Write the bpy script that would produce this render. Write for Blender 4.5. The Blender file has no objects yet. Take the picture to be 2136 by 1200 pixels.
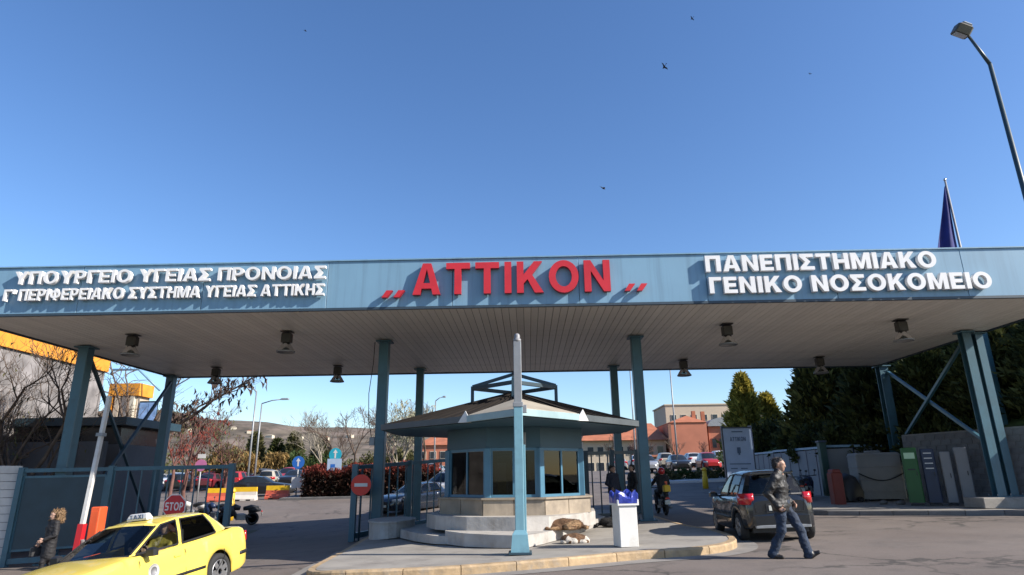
import bpy, math, random
import numpy as np
from mathutils import Vector, Matrix
scene = bpy.context.scene
C = scene.collection
rad = math.radians

# ------------------------------------------------------------------ camera, sky, sun, exposure
TILT, ROLL, YAW = rad(16.70), rad(0.74), rad(-1.27)
cam_data = bpy.data.cameras.new("camera")
cam_data.sensor_width = 36.0
cam_data.lens = 36.0 * 1313.8 / 2136.0
cam_data.clip_end = 9000
cam_data.clip_start = 0.1
cam = bpy.data.objects.new("camera", cam_data)
C.objects.link(cam)
_F = Vector((math.sin(YAW)*math.cos(TILT), math.cos(YAW)*math.cos(TILT), math.sin(TILT)))
_R = Vector((math.cos(YAW), -math.sin(YAW), 0))
_U = _R.cross(_F)
_R2 = _R*math.cos(ROLL) - _U*math.sin(ROLL)
_U2 = _U*math.cos(ROLL) + _R*math.sin(ROLL)
cam.matrix_world = Matrix(((_R2.x, _U2.x, -_F.x, 0), (_R2.y, _U2.y, -_F.y, 0), (_R2.z, _U2.z, -_F.z, 1.6), (0, 0, 0, 1)))
scene.camera = cam

SUN = Vector((1.0, -0.36, 0.67)).normalized()
world = bpy.data.worlds.new("World")
scene.world = world
world.use_nodes = True
wn = world.node_tree.nodes
sky = wn.new("ShaderNodeTexSky")
sky.sky_type = 'NISHITA'
sky.sun_disc = False
sky.sun_elevation = math.asin(SUN.z)
sky.sun_rotation = math.atan2(SUN.x, SUN.y)
sky.altitude = 100
sky.air_density = 1.0
sky.dust_density = 0.6
sky.ozone_density = 3.0
hsv = wn.new('ShaderNodeHueSaturation')
hsv.inputs['Saturation'].default_value = 1.16
hsv.inputs['Hue'].default_value = .506
world.node_tree.links.new(sky.outputs[0], hsv.inputs['Color'])
world.node_tree.links.new(hsv.outputs[0], wn["Background"].inputs[0])
wn["Background"].inputs[1].default_value = 0.118
sun_data = bpy.data.lights.new("sun", 'SUN')
sun_data.energy = 5.0
sun_data.angle = rad(0.53)
sun_data.color = (1.0, 0.93, 0.83)
sun = bpy.data.objects.new("sun", sun_data)
sun.rotation_euler = SUN.to_track_quat('Z', 'Y').to_euler()
C.objects.link(sun)
scene.view_settings.view_transform = 'Standard'
scene.view_settings.look = 'None'
scene.view_settings.gamma = 1
scene.view_settings.use_curve_mapping = False
scene.view_settings.exposure = 0.82
scene.cycles.max_bounces = 8
scene.cycles.transparent_max_bounces = 12

# ------------------------------------------------------------------ the lie of the land
def zg(x, y):
    r = min(max(y-26, 0), 40)
    r = r*r/12 if r < 6 else r-3
    z = .024*min(max(x, -45), 45) + .05*r
    dip = .055*min(max(-3.5-x, 0), 9) + .04*max(0, 14-y)*min(max((-3.5-x)/4, 0), 1)*(1 if y > 0 else 0)
    f = 1 - min(max((y-26)/16, 0), 1)
    return z - dip*f

# ------------------------------------------------------------------ helpers
class MB:
    def __init__(s): s.v = []; s.f = []; s.m = []; s.sm = []
    def add(s, vs, fs, mi=0, smooth=False):
        o = len(s.v); s.v += [tuple(p) for p in vs]
        for f in fs:
            s.f.append(tuple(i+o for i in f)); s.m.append(mi); s.sm.append(smooth)
        return s
    def box(s, c, d, rz=0.0, mi=0, M=None):
        x, y, z = d[0]/2, d[1]/2, d[2]/2
        vs = [Vector((i*x, j*y, k*z)) for k in (-1, 1) for j in (-1, 1) for i in (-1, 1)]
        if rz:
            R = Matrix.Rotation(rz, 3, 'Z'); vs = [R@v for v in vs]
        if M is not None: vs = [M@v for v in vs]
        vs = [v+Vector(c) for v in vs]
        return s.add(vs, [(0, 2, 3, 1), (4, 5, 7, 6), (0, 1, 5, 4), (2, 6, 7, 3), (0, 4, 6, 2), (1, 3, 7, 5)], mi)
    def bbox(s, c, d, b=.01, rz=0.0, mi=0):          # box with bevelled vertical and top edges
        x, y, z = d[0]/2, d[1]/2, d[2]/2
        ring = [(x-b, -y), (x, -y+b), (x, y-b), (x-b, y), (-x+b, y), (-x, y-b), (-x, -y+b), (-x+b, -y)]
        R = Matrix.Rotation(rz, 3, 'Z')
        vs = []
        for zz, k in ((-z, 1), (z-b, 1), (z, 1-b/max(min(x, y), .001))):
            vs += [R@Vector((p[0]*k, p[1]*k, zz))+Vector(c) for p in ring]
        fs = [tuple(range(7, -1, -1)), tuple(range(16, 24))]
        for r in (0, 8):
            for i in range(8):
                j = (i+1) % 8; fs.append((r+i, r+j, r+8+j, r+8+i))
        return s.add(vs, fs, mi)
    def beam(s, a, b, w, h=None, mi=0, up=(0, 0, 1)):
        h = h or w; a = Vector(a); b = Vector(b); d = (b-a).normalized()
        u = Vector(up)
        if abs(d.dot(u)) > .98: u = Vector((0, 1, 0))
        sx = d.cross(u).normalized()*(w/2); sy = sx.cross(d).normalized()*(h/2)
        vs = [p+i*sx+j*sy for p in (a, b) for j in (-1, 1) for i in (-1, 1)]
        return s.add(vs, [(0, 2, 3, 1), (4, 5, 7, 6), (0, 1, 5, 4), (2, 6, 7, 3), (0, 4, 6, 2), (1, 3, 7, 5)], mi)
    def tube(s, pts, rs, n=8, mi=0, smooth=True, cap=True):
        pts = [Vector(p) for p in pts]
        if not hasattr(rs, '__len__'): rs = [rs]*len(pts)
        vs = []; fs = []
        ref = None
        for i, p in enumerate(pts):
            d = (pts[min(i+1, len(pts)-1)]-pts[max(i-1, 0)])
            d = d.normalized() if d.length > 1e-9 else Vector((0, 0, 1))
            if ref is None:
                ref = d.orthogonal().normalized()
            ref = (ref - d*ref.dot(d))
            ref = ref.normalized() if ref.length > 1e-6 else d.orthogonal().normalized()
            e = d.cross(ref)
            for k in range(n):
                a = 2*math.pi*k/n
                vs.append(p+(ref*math.cos(a)+e*math.sin(a))*rs[i])
        for i in range(len(pts)-1):
            for k in range(n):
                j = (k+1) % n
                fs.append((i*n+k, i*n+j, (i+1)*n+j, (i+1)*n+k))
        if cap:
            fs.append(tuple(range(n-1, -1, -1))); fs.append(tuple((len(pts)-1)*n+k for k in range(n)))
        return s.add(vs, fs, mi, smooth)
    def lathe(s, prof, c=(0, 0, 0), n=16, mi=0, axis='Z', smooth=True):
        vs = []; fs = []
        for r, h in prof:
            for k in range(n):
                a = 2*math.pi*k/n
                p = (r*math.cos(a), r*math.sin(a), h)
                if axis == 'Y': p = (p[0], p[2], p[1])
                if axis == 'X': p = (p[2], p[0], p[1])
                vs.append(Vector(p)+Vector(c))
        for i in range(len(prof)-1):
            for k in range(n):
                j = (k+1) % n
                f = (i*n+k, i*n+j, (i+1)*n+j, (i+1)*n+k)
                fs.append(f if axis != 'Y' else f[::-1])
        fs.append(tuple(range(n-1, -1, -1))); fs.append(tuple((len(prof)-1)*n+k for k in range(n)))
        return s.add(vs, fs, mi, smooth)
    def prism(s, poly, z0, z1, mi=0, smooth=False):   # z0, z1 numbers or functions of x, y
        n = len(poly)
        g = lambda z, p: z(p[0], p[1]) if callable(z) else z
        vs = [(p[0], p[1], g(z0, p)) for p in poly]+[(p[0], p[1], g(z1, p)) for p in poly]
        fs = [tuple(range(n-1, -1, -1)), tuple(range(n, 2*n))]+[(i, (i+1) % n, n+(i+1) % n, n+i) for i in range(n)]
        return s.add(vs, fs, mi, smooth)
    def sphere(s, c, r, n=10, mi=0, sc=(1, 1, 1)):
        vs = []; fs = []; m = n//2
        for i in range(m+1):
            t = math.pi*i/m
            for k in range(n):
                a = 2*math.pi*k/n
                vs.append((c[0]+r*sc[0]*math.sin(t)*math.cos(a), c[1]+r*sc[1]*math.sin(t)*math.sin(a), c[2]-r*sc[2]*math.cos(t)))
        for i in range(m):
            for k in range(n):
                j = (k+1) % n; fs.append((i*n+k, i*n+j, (i+1)*n+j, (i+1)*n+k))
        return s.add(vs, fs, mi, True)
    def merge(s, o, mi=None):
        k = len(s.v); s.v += o.v
        s.f += [tuple(i+k for i in f) for f in o.f]; s.sm += o.sm
        s.m += o.m if mi is None else [mi]*len(o.m)
        return s
    def xf(s, M):
        s.v = [tuple(M@Vector(p)) for p in s.v]; return s
    def mesh(s, name, mats):
        me = bpy.data.meshes.new(name)
        me.from_pydata(s.v, [], s.f)
        for m in (mats if isinstance(mats, (list, tuple)) else [mats]): me.materials.append(m)
        me.polygons.foreach_set('material_index', s.m)
        me.polygons.foreach_set('use_smooth', s.sm)
        me.update()
        return me

def wmat(o):
    return wmat(o.parent)@o.matrix_basis if o.parent else o.matrix_basis.copy()
def thing(name, label, cat, loc=(0, 0, 0), rz=0.0, group=None):
    o = bpy.data.objects.new(name, None); C.objects.link(o)
    o.empty_display_size = .2
    o.location = loc; o.rotation_euler = (0, 0, rz)
    return tag(o, label, cat, group)
def tag(o, label=None, cat=None, group=None, kind=None):
    if label: o['label'] = label
    if cat: o['category'] = cat
    if group: o['group'] = group
    if kind: o['kind'] = kind
    return o
def put(name, mb, mats, parent=None, world=True, loc=None):
    """link mb as one mesh object; with world=True its coordinates are world coordinates"""
    me = mb if isinstance(mb, bpy.types.Mesh) else None
    if me is None:
        if parent is not None and world:
            mb.xf(wmat(parent).inverted())
        elif parent is None and loc is not None:
            l = Vector(loc); mb.v = [tuple(Vector(p)-l) for p in mb.v]
        me = mb.mesh(name, mats)
    o = bpy.data.objects.new(name, me); C.objects.link(o)
    if parent is not None: o.parent = parent
    elif loc is not None: o.location = loc
    return o
def dup(o, parent=None, **kw):
    c = o.copy(); C.objects.link(c)
    if parent is not None: c.parent = parent
    for ch in o.children: dup(ch, c)
    for k, v in kw.items():
        if k == 'loc': c.location = v
        elif k == 'rz': c.rotation_euler = (0, 0, v)
        elif k == 'rot': c.rotation_euler = v
        elif k == 'scale': c.scale = v
        else: c[k] = v
    return c

# ------------------------------------------------------------------ materials
def M(name, col, rough=.6, metal=0.0, var=.12, scale=3.0, bump=0.0, bscale=30.0, spec=.5, coat=0.0, dirt=None, dscale=.8, keep=False, streak=None, orand=0.0):
    if not keep:
        col = tuple(c*.80 for c in col); dirt = tuple(c*.80 for c in dirt) if dirt else None
    m = bpy.data.materials.new(name); m.use_nodes = True
    nt = m.node_tree; N = nt.nodes; L = nt.links; b = N["Principled BSDF"]
    b.inputs['Roughness'].default_value = rough; b.inputs['Metallic'].default_value = metal
    b.inputs['Specular IOR Level'].default_value = spec
    if coat: b.inputs['Coat Weight'].default_value = coat; b.inputs['Coat Roughness'].default_value = .05
    tc = N.new('ShaderNodeTexCoord')
    if var > 0 or dirt:
        nz = N.new('ShaderNodeTexNoise'); nz.inputs['Scale'].default_value = scale; nz.inputs['Detail'].default_value = 6
        L.new(tc.outputs['Object'], nz.inputs['Vector'])
        r = N.new('ShaderNodeValToRGB'); L.new(nz.outputs[0], r.inputs[0])
        r.color_ramp.elements[0].position = .3; r.color_ramp.elements[1].position = .7
        r.color_ramp.elements[0].color = tuple(max(0, c*(1-var)) for c in col)+(1,)
        r.color_ramp.elements[1].color = tuple(min(1, c*(1+var)) for c in col)+(1,)
        out = r.outputs[0]
        if dirt:
            n2 = N.new('ShaderNodeTexNoise'); n2.inputs['Scale'].default_value = dscale; n2.inputs['Detail'].default_value = 9; n2.inputs['Roughness'].default_value = .7
            L.new(tc.outputs['Object'], n2.inputs['Vector'])
            r2 = N.new('ShaderNodeValToRGB'); L.new(n2.outputs[0], r2.inputs[0])
            r2.color_ramp.elements[0].position = .5; r2.color_ramp.elements[1].position = .72
            mx = N.new('ShaderNodeMixRGB'); L.new(r2.outputs[0], mx.inputs[0]); L.new(out, mx.inputs[1]); mx.inputs[2].default_value = tuple(dirt)+(1,)
            out = mx.outputs[0]
        if streak:                                            # rain streaks running down
            mp = N.new('ShaderNodeMapping'); mp.inputs['Scale'].default_value = (5.0, 5.0, .22)
            n3 = N.new('ShaderNodeTexNoise'); n3.inputs['Scale'].default_value = 1.0; n3.inputs['Detail'].default_value = 7; n3.inputs['Roughness'].default_value = .65
            L.new(tc.outputs['Object'], mp.inputs[0]); L.new(mp.outputs[0], n3.inputs['Vector'])
            r3 = N.new('ShaderNodeValToRGB'); L.new(n3.outputs[0], r3.inputs[0])
            r3.color_ramp.elements[0].position = .48; r3.color_ramp.elements[1].position = .75; r3.color_ramp.elements[1].color = (.65, .65, .65, 1)
            mx = N.new('ShaderNodeMixRGB'); L.new(r3.outputs[0], mx.inputs[0]); L.new(out, mx.inputs[1]); mx.inputs[2].default_value = tuple(streak)+(1,)
            out = mx.outputs[0]
        if orand:                                             # piece to piece variation
            oi = N.new('ShaderNodeObjectInfo'); mr = N.new('ShaderNodeMapRange'); L.new(oi.outputs['Random'], mr.inputs[0])
            mr.inputs[3].default_value = 1-orand; mr.inputs[4].default_value = 1+orand
            mx = N.new('ShaderNodeMixRGB'); mx.blend_type = 'MULTIPLY'; mx.inputs[0].default_value = 1
            L.new(out, mx.inputs[1]); L.new(mr.outputs[0], mx.inputs[2]); out = mx.outputs[0]
        L.new(out, b.inputs['Base Color'])
    else:
        b.inputs['Base Color'].default_value = tuple(col)+(1,)
    if bump:
        nb = N.new('ShaderNodeTexNoise'); nb.inputs['Scale'].default_value = bscale; nb.inputs['Detail'].default_value = 5
        L.new(tc.outputs['Object'], nb.inputs['Vector'])
        bp = N.new('ShaderNodeBump'); bp.inputs['Strength'].default_value = bump; bp.inputs['Distance'].default_value = .02
        L.new(nb.outputs[0], bp.inputs['Height']); L.new(bp.outputs[0], b.inputs['Normal'])
    return m
def Mglass(name, tint=(.5, .55, .55), refl=1.5):
    m = bpy.data.materials.new(name); m.use_nodes = True
    nt = m.node_tree; N = nt.nodes; L = nt.links; N.clear()
    o = N.new('ShaderNodeOutputMaterial'); t = N.new('ShaderNodeBsdfTransparent'); t.inputs[0].default_value = tuple(tint)+(1,)
    g = N.new('ShaderNodeBsdfGlossy'); g.inputs['Roughness'].default_value = .02
    f = N.new('ShaderNodeFresnel'); f.inputs[0].default_value = refl
    x = N.new('ShaderNodeMixShader'); L.new(f.outputs[0], x.inputs[0]); L.new(t.outputs[0], x.inputs[1]); L.new(g.outputs[0], x.inputs[2]); L.new(x.outputs[0], o.inputs[0])
    return m
def Mleaf(name, c0, c1, trans=.25):
    m = bpy.data.materials.new(name); m.use_nodes = True
    nt = m.node_tree; N = nt.nodes; L = nt.links; b = N["Principled BSDF"]
    b.inputs['Roughness'].default_value = .7; b.inputs['Specular IOR Level'].default_value = .25
    g = N.new('ShaderNodeNewGeometry'); r = N.new('ShaderNodeValToRGB')
    L.new(g.outputs['Random Per Island'], r.inputs[0])
    r.color_ramp.elements[0].color = tuple(c0)+(1,); r.color_ramp.elements[1].color = tuple(c1)+(1,)
    L.new(r.outputs[0], b.inputs['Base Color'])
    t = N.new('ShaderNodeBsdfTranslucent'); L.new(r.outputs[0], t.inputs[0])
    x = N.new('ShaderNodeMixShader'); x.inputs[0].default_value = trans
    L.new(b.outputs[0], x.inputs[1]); L.new(t.outputs[0], x.inputs[2]); L.new(x.outputs[0], N['Material Output'].inputs[0])
    return m

m_fascia = M("fascia_blue_paint", (.17, .30, .41), .42, var=.06, scale=.6, spec=.5, keep=True, streak=(.11, .19, .26), orand=.04)
m_fasciatrim = M("fascia_trim", (.035, .06, .085), .5, var=.1)
m_soffit = M("soffit_metal", (.70, .665, .60), .5, var=.05, scale=.5, dirt=(.5, .47, .42), dscale=.5, keep=True, orand=.06)
m_roofdark = M("canopy_deck", (.12, .12, .12), .8)
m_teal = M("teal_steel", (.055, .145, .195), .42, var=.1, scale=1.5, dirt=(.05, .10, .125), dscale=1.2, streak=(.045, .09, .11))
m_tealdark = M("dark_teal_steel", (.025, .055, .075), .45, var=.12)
m_pole = M("light_blue_pole", (.19, .38, .46), .4, var=.08, scale=2, dirt=(.13, .25, .3), dscale=2, streak=(.12, .25, .31))
m_galv = M("galvanised_grey", (.3, .31, .32), .45, .3, var=.12, scale=6)
m_white = M("white_paint", (.72, .71, .69), .5, var=.06, scale=2, dirt=(.55, .52, .47), dscale=1.5)
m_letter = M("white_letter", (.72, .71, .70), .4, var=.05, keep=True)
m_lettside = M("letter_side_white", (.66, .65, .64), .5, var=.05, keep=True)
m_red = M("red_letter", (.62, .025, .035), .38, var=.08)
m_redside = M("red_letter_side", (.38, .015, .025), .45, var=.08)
m_black = M("black_plastic", (.02, .02, .022), .5, var=.2)
m_rubber = M("rubber", (.025, .025, .026), .85, var=.2, bump=.2)
m_chrome = M("bright_metal", (.6, .6, .6), .25, 1.0, var=.05)
m_rim = M("alloy_rim", (.5, .5, .51), .35, .8, var=.1)
m_conc = M("concrete_pavement", (.33, .305, .27), .85, var=.14, scale=1.3, bump=.25, bscale=25, dirt=(.20, .18, .16), dscale=1.1)
m_kerb = M("yellow_kerb_paint", (.46, .325, .185), .8, var=.25, scale=5, bump=.6, bscale=14, dirt=(.33, .28, .22), dscale=3.0, orand=.12)
m_kerbgrey = M("grey_kerb", (.22, .21, .2), .85, var=.15, scale=2, bump=.3, dirt=(.14, .13, .12), orand=.12)
m_step = M("white_step", (.47, .445, .415), .75, var=.14, scale=2.2, bump=.35, bscale=12, dirt=(.30, .27, .235), dscale=1.7, streak=(.30, .275, .245))
m_clad = M("beige_stone_cladding", (.34, .28, .21), .6, var=.22, scale=2.5, dirt=(.20, .165, .13), dscale=1.5, orand=.12, streak=(.17, .14, .11))
m_booth = M("booth_wall_blue", (.04, .10, .14), .45, var=.1, scale=1.5)
m_boothfr = M("booth_window_frame", (.075, .20, .30), .4, var=.1)
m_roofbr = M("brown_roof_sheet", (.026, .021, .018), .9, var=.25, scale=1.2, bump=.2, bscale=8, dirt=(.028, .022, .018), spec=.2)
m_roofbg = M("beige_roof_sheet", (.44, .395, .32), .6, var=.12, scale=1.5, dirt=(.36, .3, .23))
m_gutterlit = M("sunlit_gutter", (.32, .45, .47), .45, var=.1)
m_glassd = Mglass("booth_glass", (.34, .36, .37), 1.45)
m_glassc = Mglass("car_glass", (.55, .60, .57), 1.5)
m_orange = M("orange_paint", (.75, .11, .03), .45, var=.08)
m_redbox = M("red_cabinet", (.22, .028, .014), .55, var=.15)
m_stop = M("sign_red", (.55, .02, .03), .4, var=.05)
m_noentry = M("no_entry_red", (.75, .03, .02), .35, var=.05)
m_signwhite = M("sign_white", (.75, .74, .72), .4, var=.04)
m_signblue = M("sign_blue", (.03, .16, .55), .4, var=.06)
m_signcyan = M("sign_cyan", (.03, .42, .55), .4, var=.06)
m_pink = M("sign_pink", (.6, .2, .4), .4, var=.06)
m_board = M("pale_blue_board", (.42, .54, .78), .45, var=.06)
m_boardtxt = M("board_print", (.10, .16, .28), .6, var=.1)
m_yellow = M("yellow_plastic", (.85, .52, .02), .5, var=.1)
m_bag = M("blue_bin_bag", (.03, .05, .33), .3, var=.35, scale=12, bump=.6, bscale=14)
m_taxi = M("taxi_yellow_paint", (.93, .71, .13), .25, var=.02, spec=.5, coat=.6)
m_dgrey = M("dark_grey_car_paint", (.013, .017, .023), .22, .2, var=.05, coat=.7)
m_taillight = M("red_tail_light", (.5, .01, .015), .15, var=.1, coat=.8)
m_lamp = M("clear_lamp", (.6, .62, .64), .15, var=.05, coat=.6)
m_seat = M("dark_car_interior", (.03, .03, .033), .8, var=.2)
m_plate = M("number_plate", (.7, .7, .62), .4, var=.03)
m_brick = M("terracotta_facade", (.48, .17, .10), .8, var=.1, scale=.6, bump=.1)
m_tile = M("red_roof_tile", (.44, .15, .075), .8, var=.2, scale=.7)
m_beigewall = M("beige_render", (.56, .46, .35), .85, var=.07, scale=.3)
m_whitewall = M("cream_wall", (.62, .56, .44), .85, var=.08, scale=.5)
m_dwin = M("window_dark", (.03, .035, .045), .15, var=.2)
m_greywall = M("grey_render", (.115, .115, .125), .85, var=.12, scale=.8, bump=.2, dirt=(.08, .08, .085))
m_rockwall = M("mottled_concrete", (.27, .25, .245), .85, var=.45, scale=1.3, bump=.5, bscale=6, dirt=(.15, .135, .13), dscale=.9, streak=(.13, .12, .115), orand=.1)
m_oband = M("orange_fascia_paint", (.80, .32, .03), .5, var=.15, scale=2)
m_whitepanel = M("white_sheet_panel", (.22, .23, .25), .6, var=.1, scale=1)
m_box = M("grey_white_tank", (.27, .26, .245), .65, var=.08, scale=1.5, dirt=(.2, .185, .165))
m_block = M("concrete_block", (.17, .167, .172), .9, var=.18, scale=4, bump=.4, bscale=30, orand=.14)
m_green = M("green_machine_paint", (.01, .11, .016), .4, var=.1)
m_navy = M("navy_plastic", (.015, .03, .08), .4, var=.2)
m_cab = M("grey_cabinet", (.27, .27, .28), .5, var=.06)
m_bark = M("bark", (.085, .06, .045), .9, var=.3, scale=6, bump=.5)
m_twig = M("twig_brown", (.13, .09, .065), .9, var=.3)
m_twigred = M("twig_red", (.16, .075, .06), .9, var=.3)
m_twigpale = M("twig_pale", (.30, .26, .20), .9, var=.25)
m_flag = M("navy_flag_cloth", (.012, .02, .17), .8, var=.2, scale=3)
m_bird = M("bird_dark", (.03, .03, .04), .8, var=.2)
# ------------------------------------------------------------------ ground, road, hills
def Masphalt():
    m = bpy.data.materials.new("asphalt"); m.use_nodes = True
    nt = m.node_tree; N = nt.nodes; L = nt.links; b = N["Principled BSDF"]
    b.inputs['Roughness'].default_value = .85; b.inputs['Specular IOR Level'].default_value = .3
    tc = N.new('ShaderNodeTexCoord')
    def noise(s, d=6, r=.6):
        n = N.new('ShaderNodeTexNoise'); n.inputs['Scale'].default_value = s; n.inputs['Detail'].default_value = d; n.inputs['Roughness'].default_value = r
        L.new(tc.outputs['Object'], n.inputs['Vector']); return n
    def ramp(src, p0, c0, p1, c1):
        r = N.new('ShaderNodeValToRGB'); L.new(src, r.inputs[0]); e = r.color_ramp.elements
        e[0].position = p0; e[0].color = c0+(1,); e[1].position = p1; e[1].color = c1+(1,); return r.outputs[0]
    def mix(f, a, c, t='MIX'):
        x = N.new('ShaderNodeMixRGB'); x.blend_type = t
        for i, q in enumerate((f, a, c)):
            if isinstance(q, float): x.inputs[i].default_value = q
            elif isinstance(q, tuple): x.inputs[i].default_value = q+(1,)
            else: L.new(q, x.inputs[i])
        return x.outputs[0]
    base = ramp(noise(.35).outputs[0], .3, (.138, .113, .100), .7, (.186, .157, .139))
    fine = ramp(noise(60, 3).outputs[0], .35, (.75, .75, .75), .65, (1.15, 1.15, 1.15))
    c = mix(1.0, base, fine, 'MULTIPLY')
    c = mix(ramp(noise(.9, 8, .7).outputs[0], .52, (0, 0, 0), .70, (.7, .7, .7)), c, (.09, .08, .075))
    v = N.new('ShaderNodeTexVoronoi'); v.feature = 'DISTANCE_TO_EDGE'; v.inputs['Scale'].default_value = .32
    w = noise(1.6, 5)
    ad = N.new('ShaderNodeVectorMath'); ad.operation = 'ADD'
    L.new(tc.outputs['Object'], ad.inputs[0]); L.new(w.outputs[1], ad.inputs[1]); L.new(ad.outputs[0], v.inputs['Vector'])
    cr = ramp(v.outputs['Distance'], .007, (1, 1, 1), .022, (0, 0, 0))
    gate = ramp(noise(.25, 2).outputs[0], .42, (0, 0, 0), .55, (.8, .8, .8))
    c = mix(mix(1.0, cr, gate, 'MULTIPLY'), c, (.05, .046, .042))
    st = noise(1.0, 4); mp = N.new('ShaderNodeMapping'); mp.inputs['Scale'].default_value = (.12, 1.6, 1)
    L.new(tc.outputs['Object'], mp.inputs[0]); L.new(mp.outputs[0], st.inputs['Vector'])
    c = mix(ramp(st.outputs[0], .52, (0, 0, 0), .72, (.5, .5, .5)), c, (.13, .12, .11))
    L.new(c, b.inputs['Base Color'])
    bp = N.new('ShaderNodeBump'); bp.inputs['Strength'].default_value = .35; bp.inputs['Distance'].default_value = .01
    L.new(noise(90, 3).outputs[0], bp.inputs['Height']); L.new(bp.outputs[0], b.inputs['Normal'])
    return m
m_asphalt = Masphalt()
m_earth = M("dry_earth_and_grass", (.10, .095, .045), .95, var=.35, scale=.15, bump=.3, bscale=2, dirt=(.19, .15, .1), dscale=.06)
m_scrub = M("hill_scrub", (.115, .092, .066), .95, var=.55, scale=.035, bump=1.0, bscale=.06, dirt=(.28, .21, .17), dscale=.012)
m_grass = M("grass_green", (.09, .12, .025), .95, var=.35, scale=1.5, bump=.5, bscale=40)

def sheet(name, xs, ys, off, mat, fz=None, kind='structure'):
    mb = MB(); nx, ny = len(xs), len(ys)
    f = fz or zg
    mb.add([(x, y, f(x, y)+off) for y in ys for x in xs],
           [(j*nx+i, j*nx+i+1, (j+1)*nx+i+1, (j+1)*nx+i) for j in range(ny-1) for i in range(nx-1)], 0, True)
    o = put(name, mb, mat); o['kind'] = kind; return o
ys = list(range(-12, 27))+list(range(28, 70, 2))
xs = sorted(set([-60, -50, -45]+list(range(-44, 46, 2))+[-12.5, -7.5, -3.5, 45, 55]))
sheet('road', xs, ys, 0, m_asphalt)
far = [-4000, -1500, -600, -250, -120, -80]+list(range(-60, 61, 10))+[80, 120, 250, 600, 1500, 4000]
sheet('ground', far, [-300, -100, -40, -12, 0, 10, 26, 34, 42, 50, 58, 66, 80, 120, 250, 500, 900, 2000, 4500], -.12, m_earth, lambda x, y: zg(x, y) if y > -12 else zg(x, -12))
mb = MB(); rs = random.Random(4)
from mathutils import noise as mnoise
hx = list(range(-2400, 2401, 60)); hy = list(range(620, 2300, 60))
def hz(x, y):
    t = (y-620)/880.0
    ridge = math.exp(-((y-1500)/420.0)**2)
    amp = 98+44*math.exp(-((x+880)/170.0)**2)+9*math.exp(-((x+600)/120.)**2) + 26*math.tanh(-(x+200)/600.)
    n = mnoise.fractal(Vector((x*.0028, y*.0028, 3.1)), 1.0, 2.0, 5)
    return max(-20, 1.5+ridge*(amp+22*n) - 3 + min(1, max(0, t))*6*mnoise.noise(Vector((x*.012, y*.012, 0))))
mb.add([(x, y, hz(x, y)) for y in hy for x in hx], [(j*len(hx)+i, j*len(hx)+i+1, (j+1)*len(hx)+i+1, (j+1)*len(hx)+i) for j in range(len(hy)-1) for i in range(len(hx)-1)], 0, True)
o = put('hills', mb, m_scrub); o['kind'] = 'structure'
# small pale houses climbing the hillside
HO = ['leftmost', 'second from left', 'third from left', 'fourth from left', 'middle one', 'fourth from right', 'third from right', 'second from right', 'rightmost']
for k in range(9):
    w, d, h = rs.uniform(9, 16), rs.uniform(8, 11), rs.uniform(4, 7)
    x = -720+52*k+rs.uniform(-15, 15); y = rs.uniform(1180, 1330); z = hz(x, y)
    ho = thing('hillside_house', 'small pale house far up on the scrubby hillside, %s' % HO[k], 'house', (x, y, z-2), rs.uniform(-.4, .4), 'pale houses on the far hillside')
    mb = MB().box((0, 0, h/2+1), (w, d, h+2)); put('wall', mb, m_whitewall, ho, world=False)
    rf = MB().add([(-w/2-.6, -d/2-.6, h+2), (w/2+.6, -d/2-.6, h+2), (w/2+.6, d/2+.6, h+2), (-w/2-.6, d/2+.6, h+2), (-w/4, 0, h+3.4), (w/4, 0, h+3.4)], [(0, 1, 5, 4), (1, 2, 5), (2, 3, 4, 5), (3, 0, 4), (3, 2, 1, 0)])
    put('roof', rf, m_beigewall if k % 3 else m_tile, ho, world=False)

# ------------------------------------------------------------------ traffic island with kerb, pavement on the right
def smooth_closed(pts, n=6):
    out = []; k = len(pts)
    for i in range(k):
        p0, p1, p2, p3 = [Vector(pts[(i+j-1) % k]) for j in range(4)]
        for s in range(n):
            t = s/n
            out.append(.5*((2*p1)+(p2-p0)*t+(2*p0-5*p1+4*p2-p3)*t*t+(3*p1-p0-3*p2+p3)*t**3))
    return out
def resample(pts, step, closed=True):
    pts = [Vector(p) for p in pts]
    if closed: pts = pts+[pts[0]]
    L = [0]
    for a, b in zip(pts, pts[1:]): L.append(L[-1]+(b-a).length)
    n = max(3, round(L[-1]/step)); out = []; j = 0
    for i in range(n if closed else n+1):
        s = L[-1]*i/n
        while j < len(L)-2 and L[j+1] < s: j += 1
        t = (s-L[j])/max(L[j+1]-L[j], 1e-9); out.append(pts[j].lerp(pts[j+1], t))
    return out
isl = smooth_closed([(-3.2, 11.75), (-1.5, 11.78), (0.4, 12.35), (2.0, 12.98), (3.35, 13.35), (4.2, 14.1), (4.6, 15.4), (4.65, 17.2), (4.35, 19.2), (4.25, 24), (3.6, 27.4), (0, 28.2), (-3.8, 27.6), (-4.7, 24), (-4.75, 19.5), (-4.45, 16.2), (-4.3, 14.2), (-4.15, 12.6), (-3.8, 11.95)])
isl = resample(isl, .25)
def inset(poly, d):
    out = []; n = len(poly)
    for i in range(n):
        t = (poly[(i+1) % n]-poly[i-1]).normalized(); out.append(poly[i]+Vector((-t.y, t.x))*d)
    return out
isl = [Vector((p[0], p[1])) for p in isl]
isl_in = inset(isl, .16)
island = thing('traffic_island', 'raised concrete traffic island with yellow kerb under the booth', 'traffic island', (0, 18, zg(0, 18)))
put('pavement', MB().prism(isl_in, lambda x, y: zg(x, y)-.1, lambda x, y: zg(x, y)+.145), m_conc, island)
N_ = len(isl); st = 4; k = 0
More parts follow.
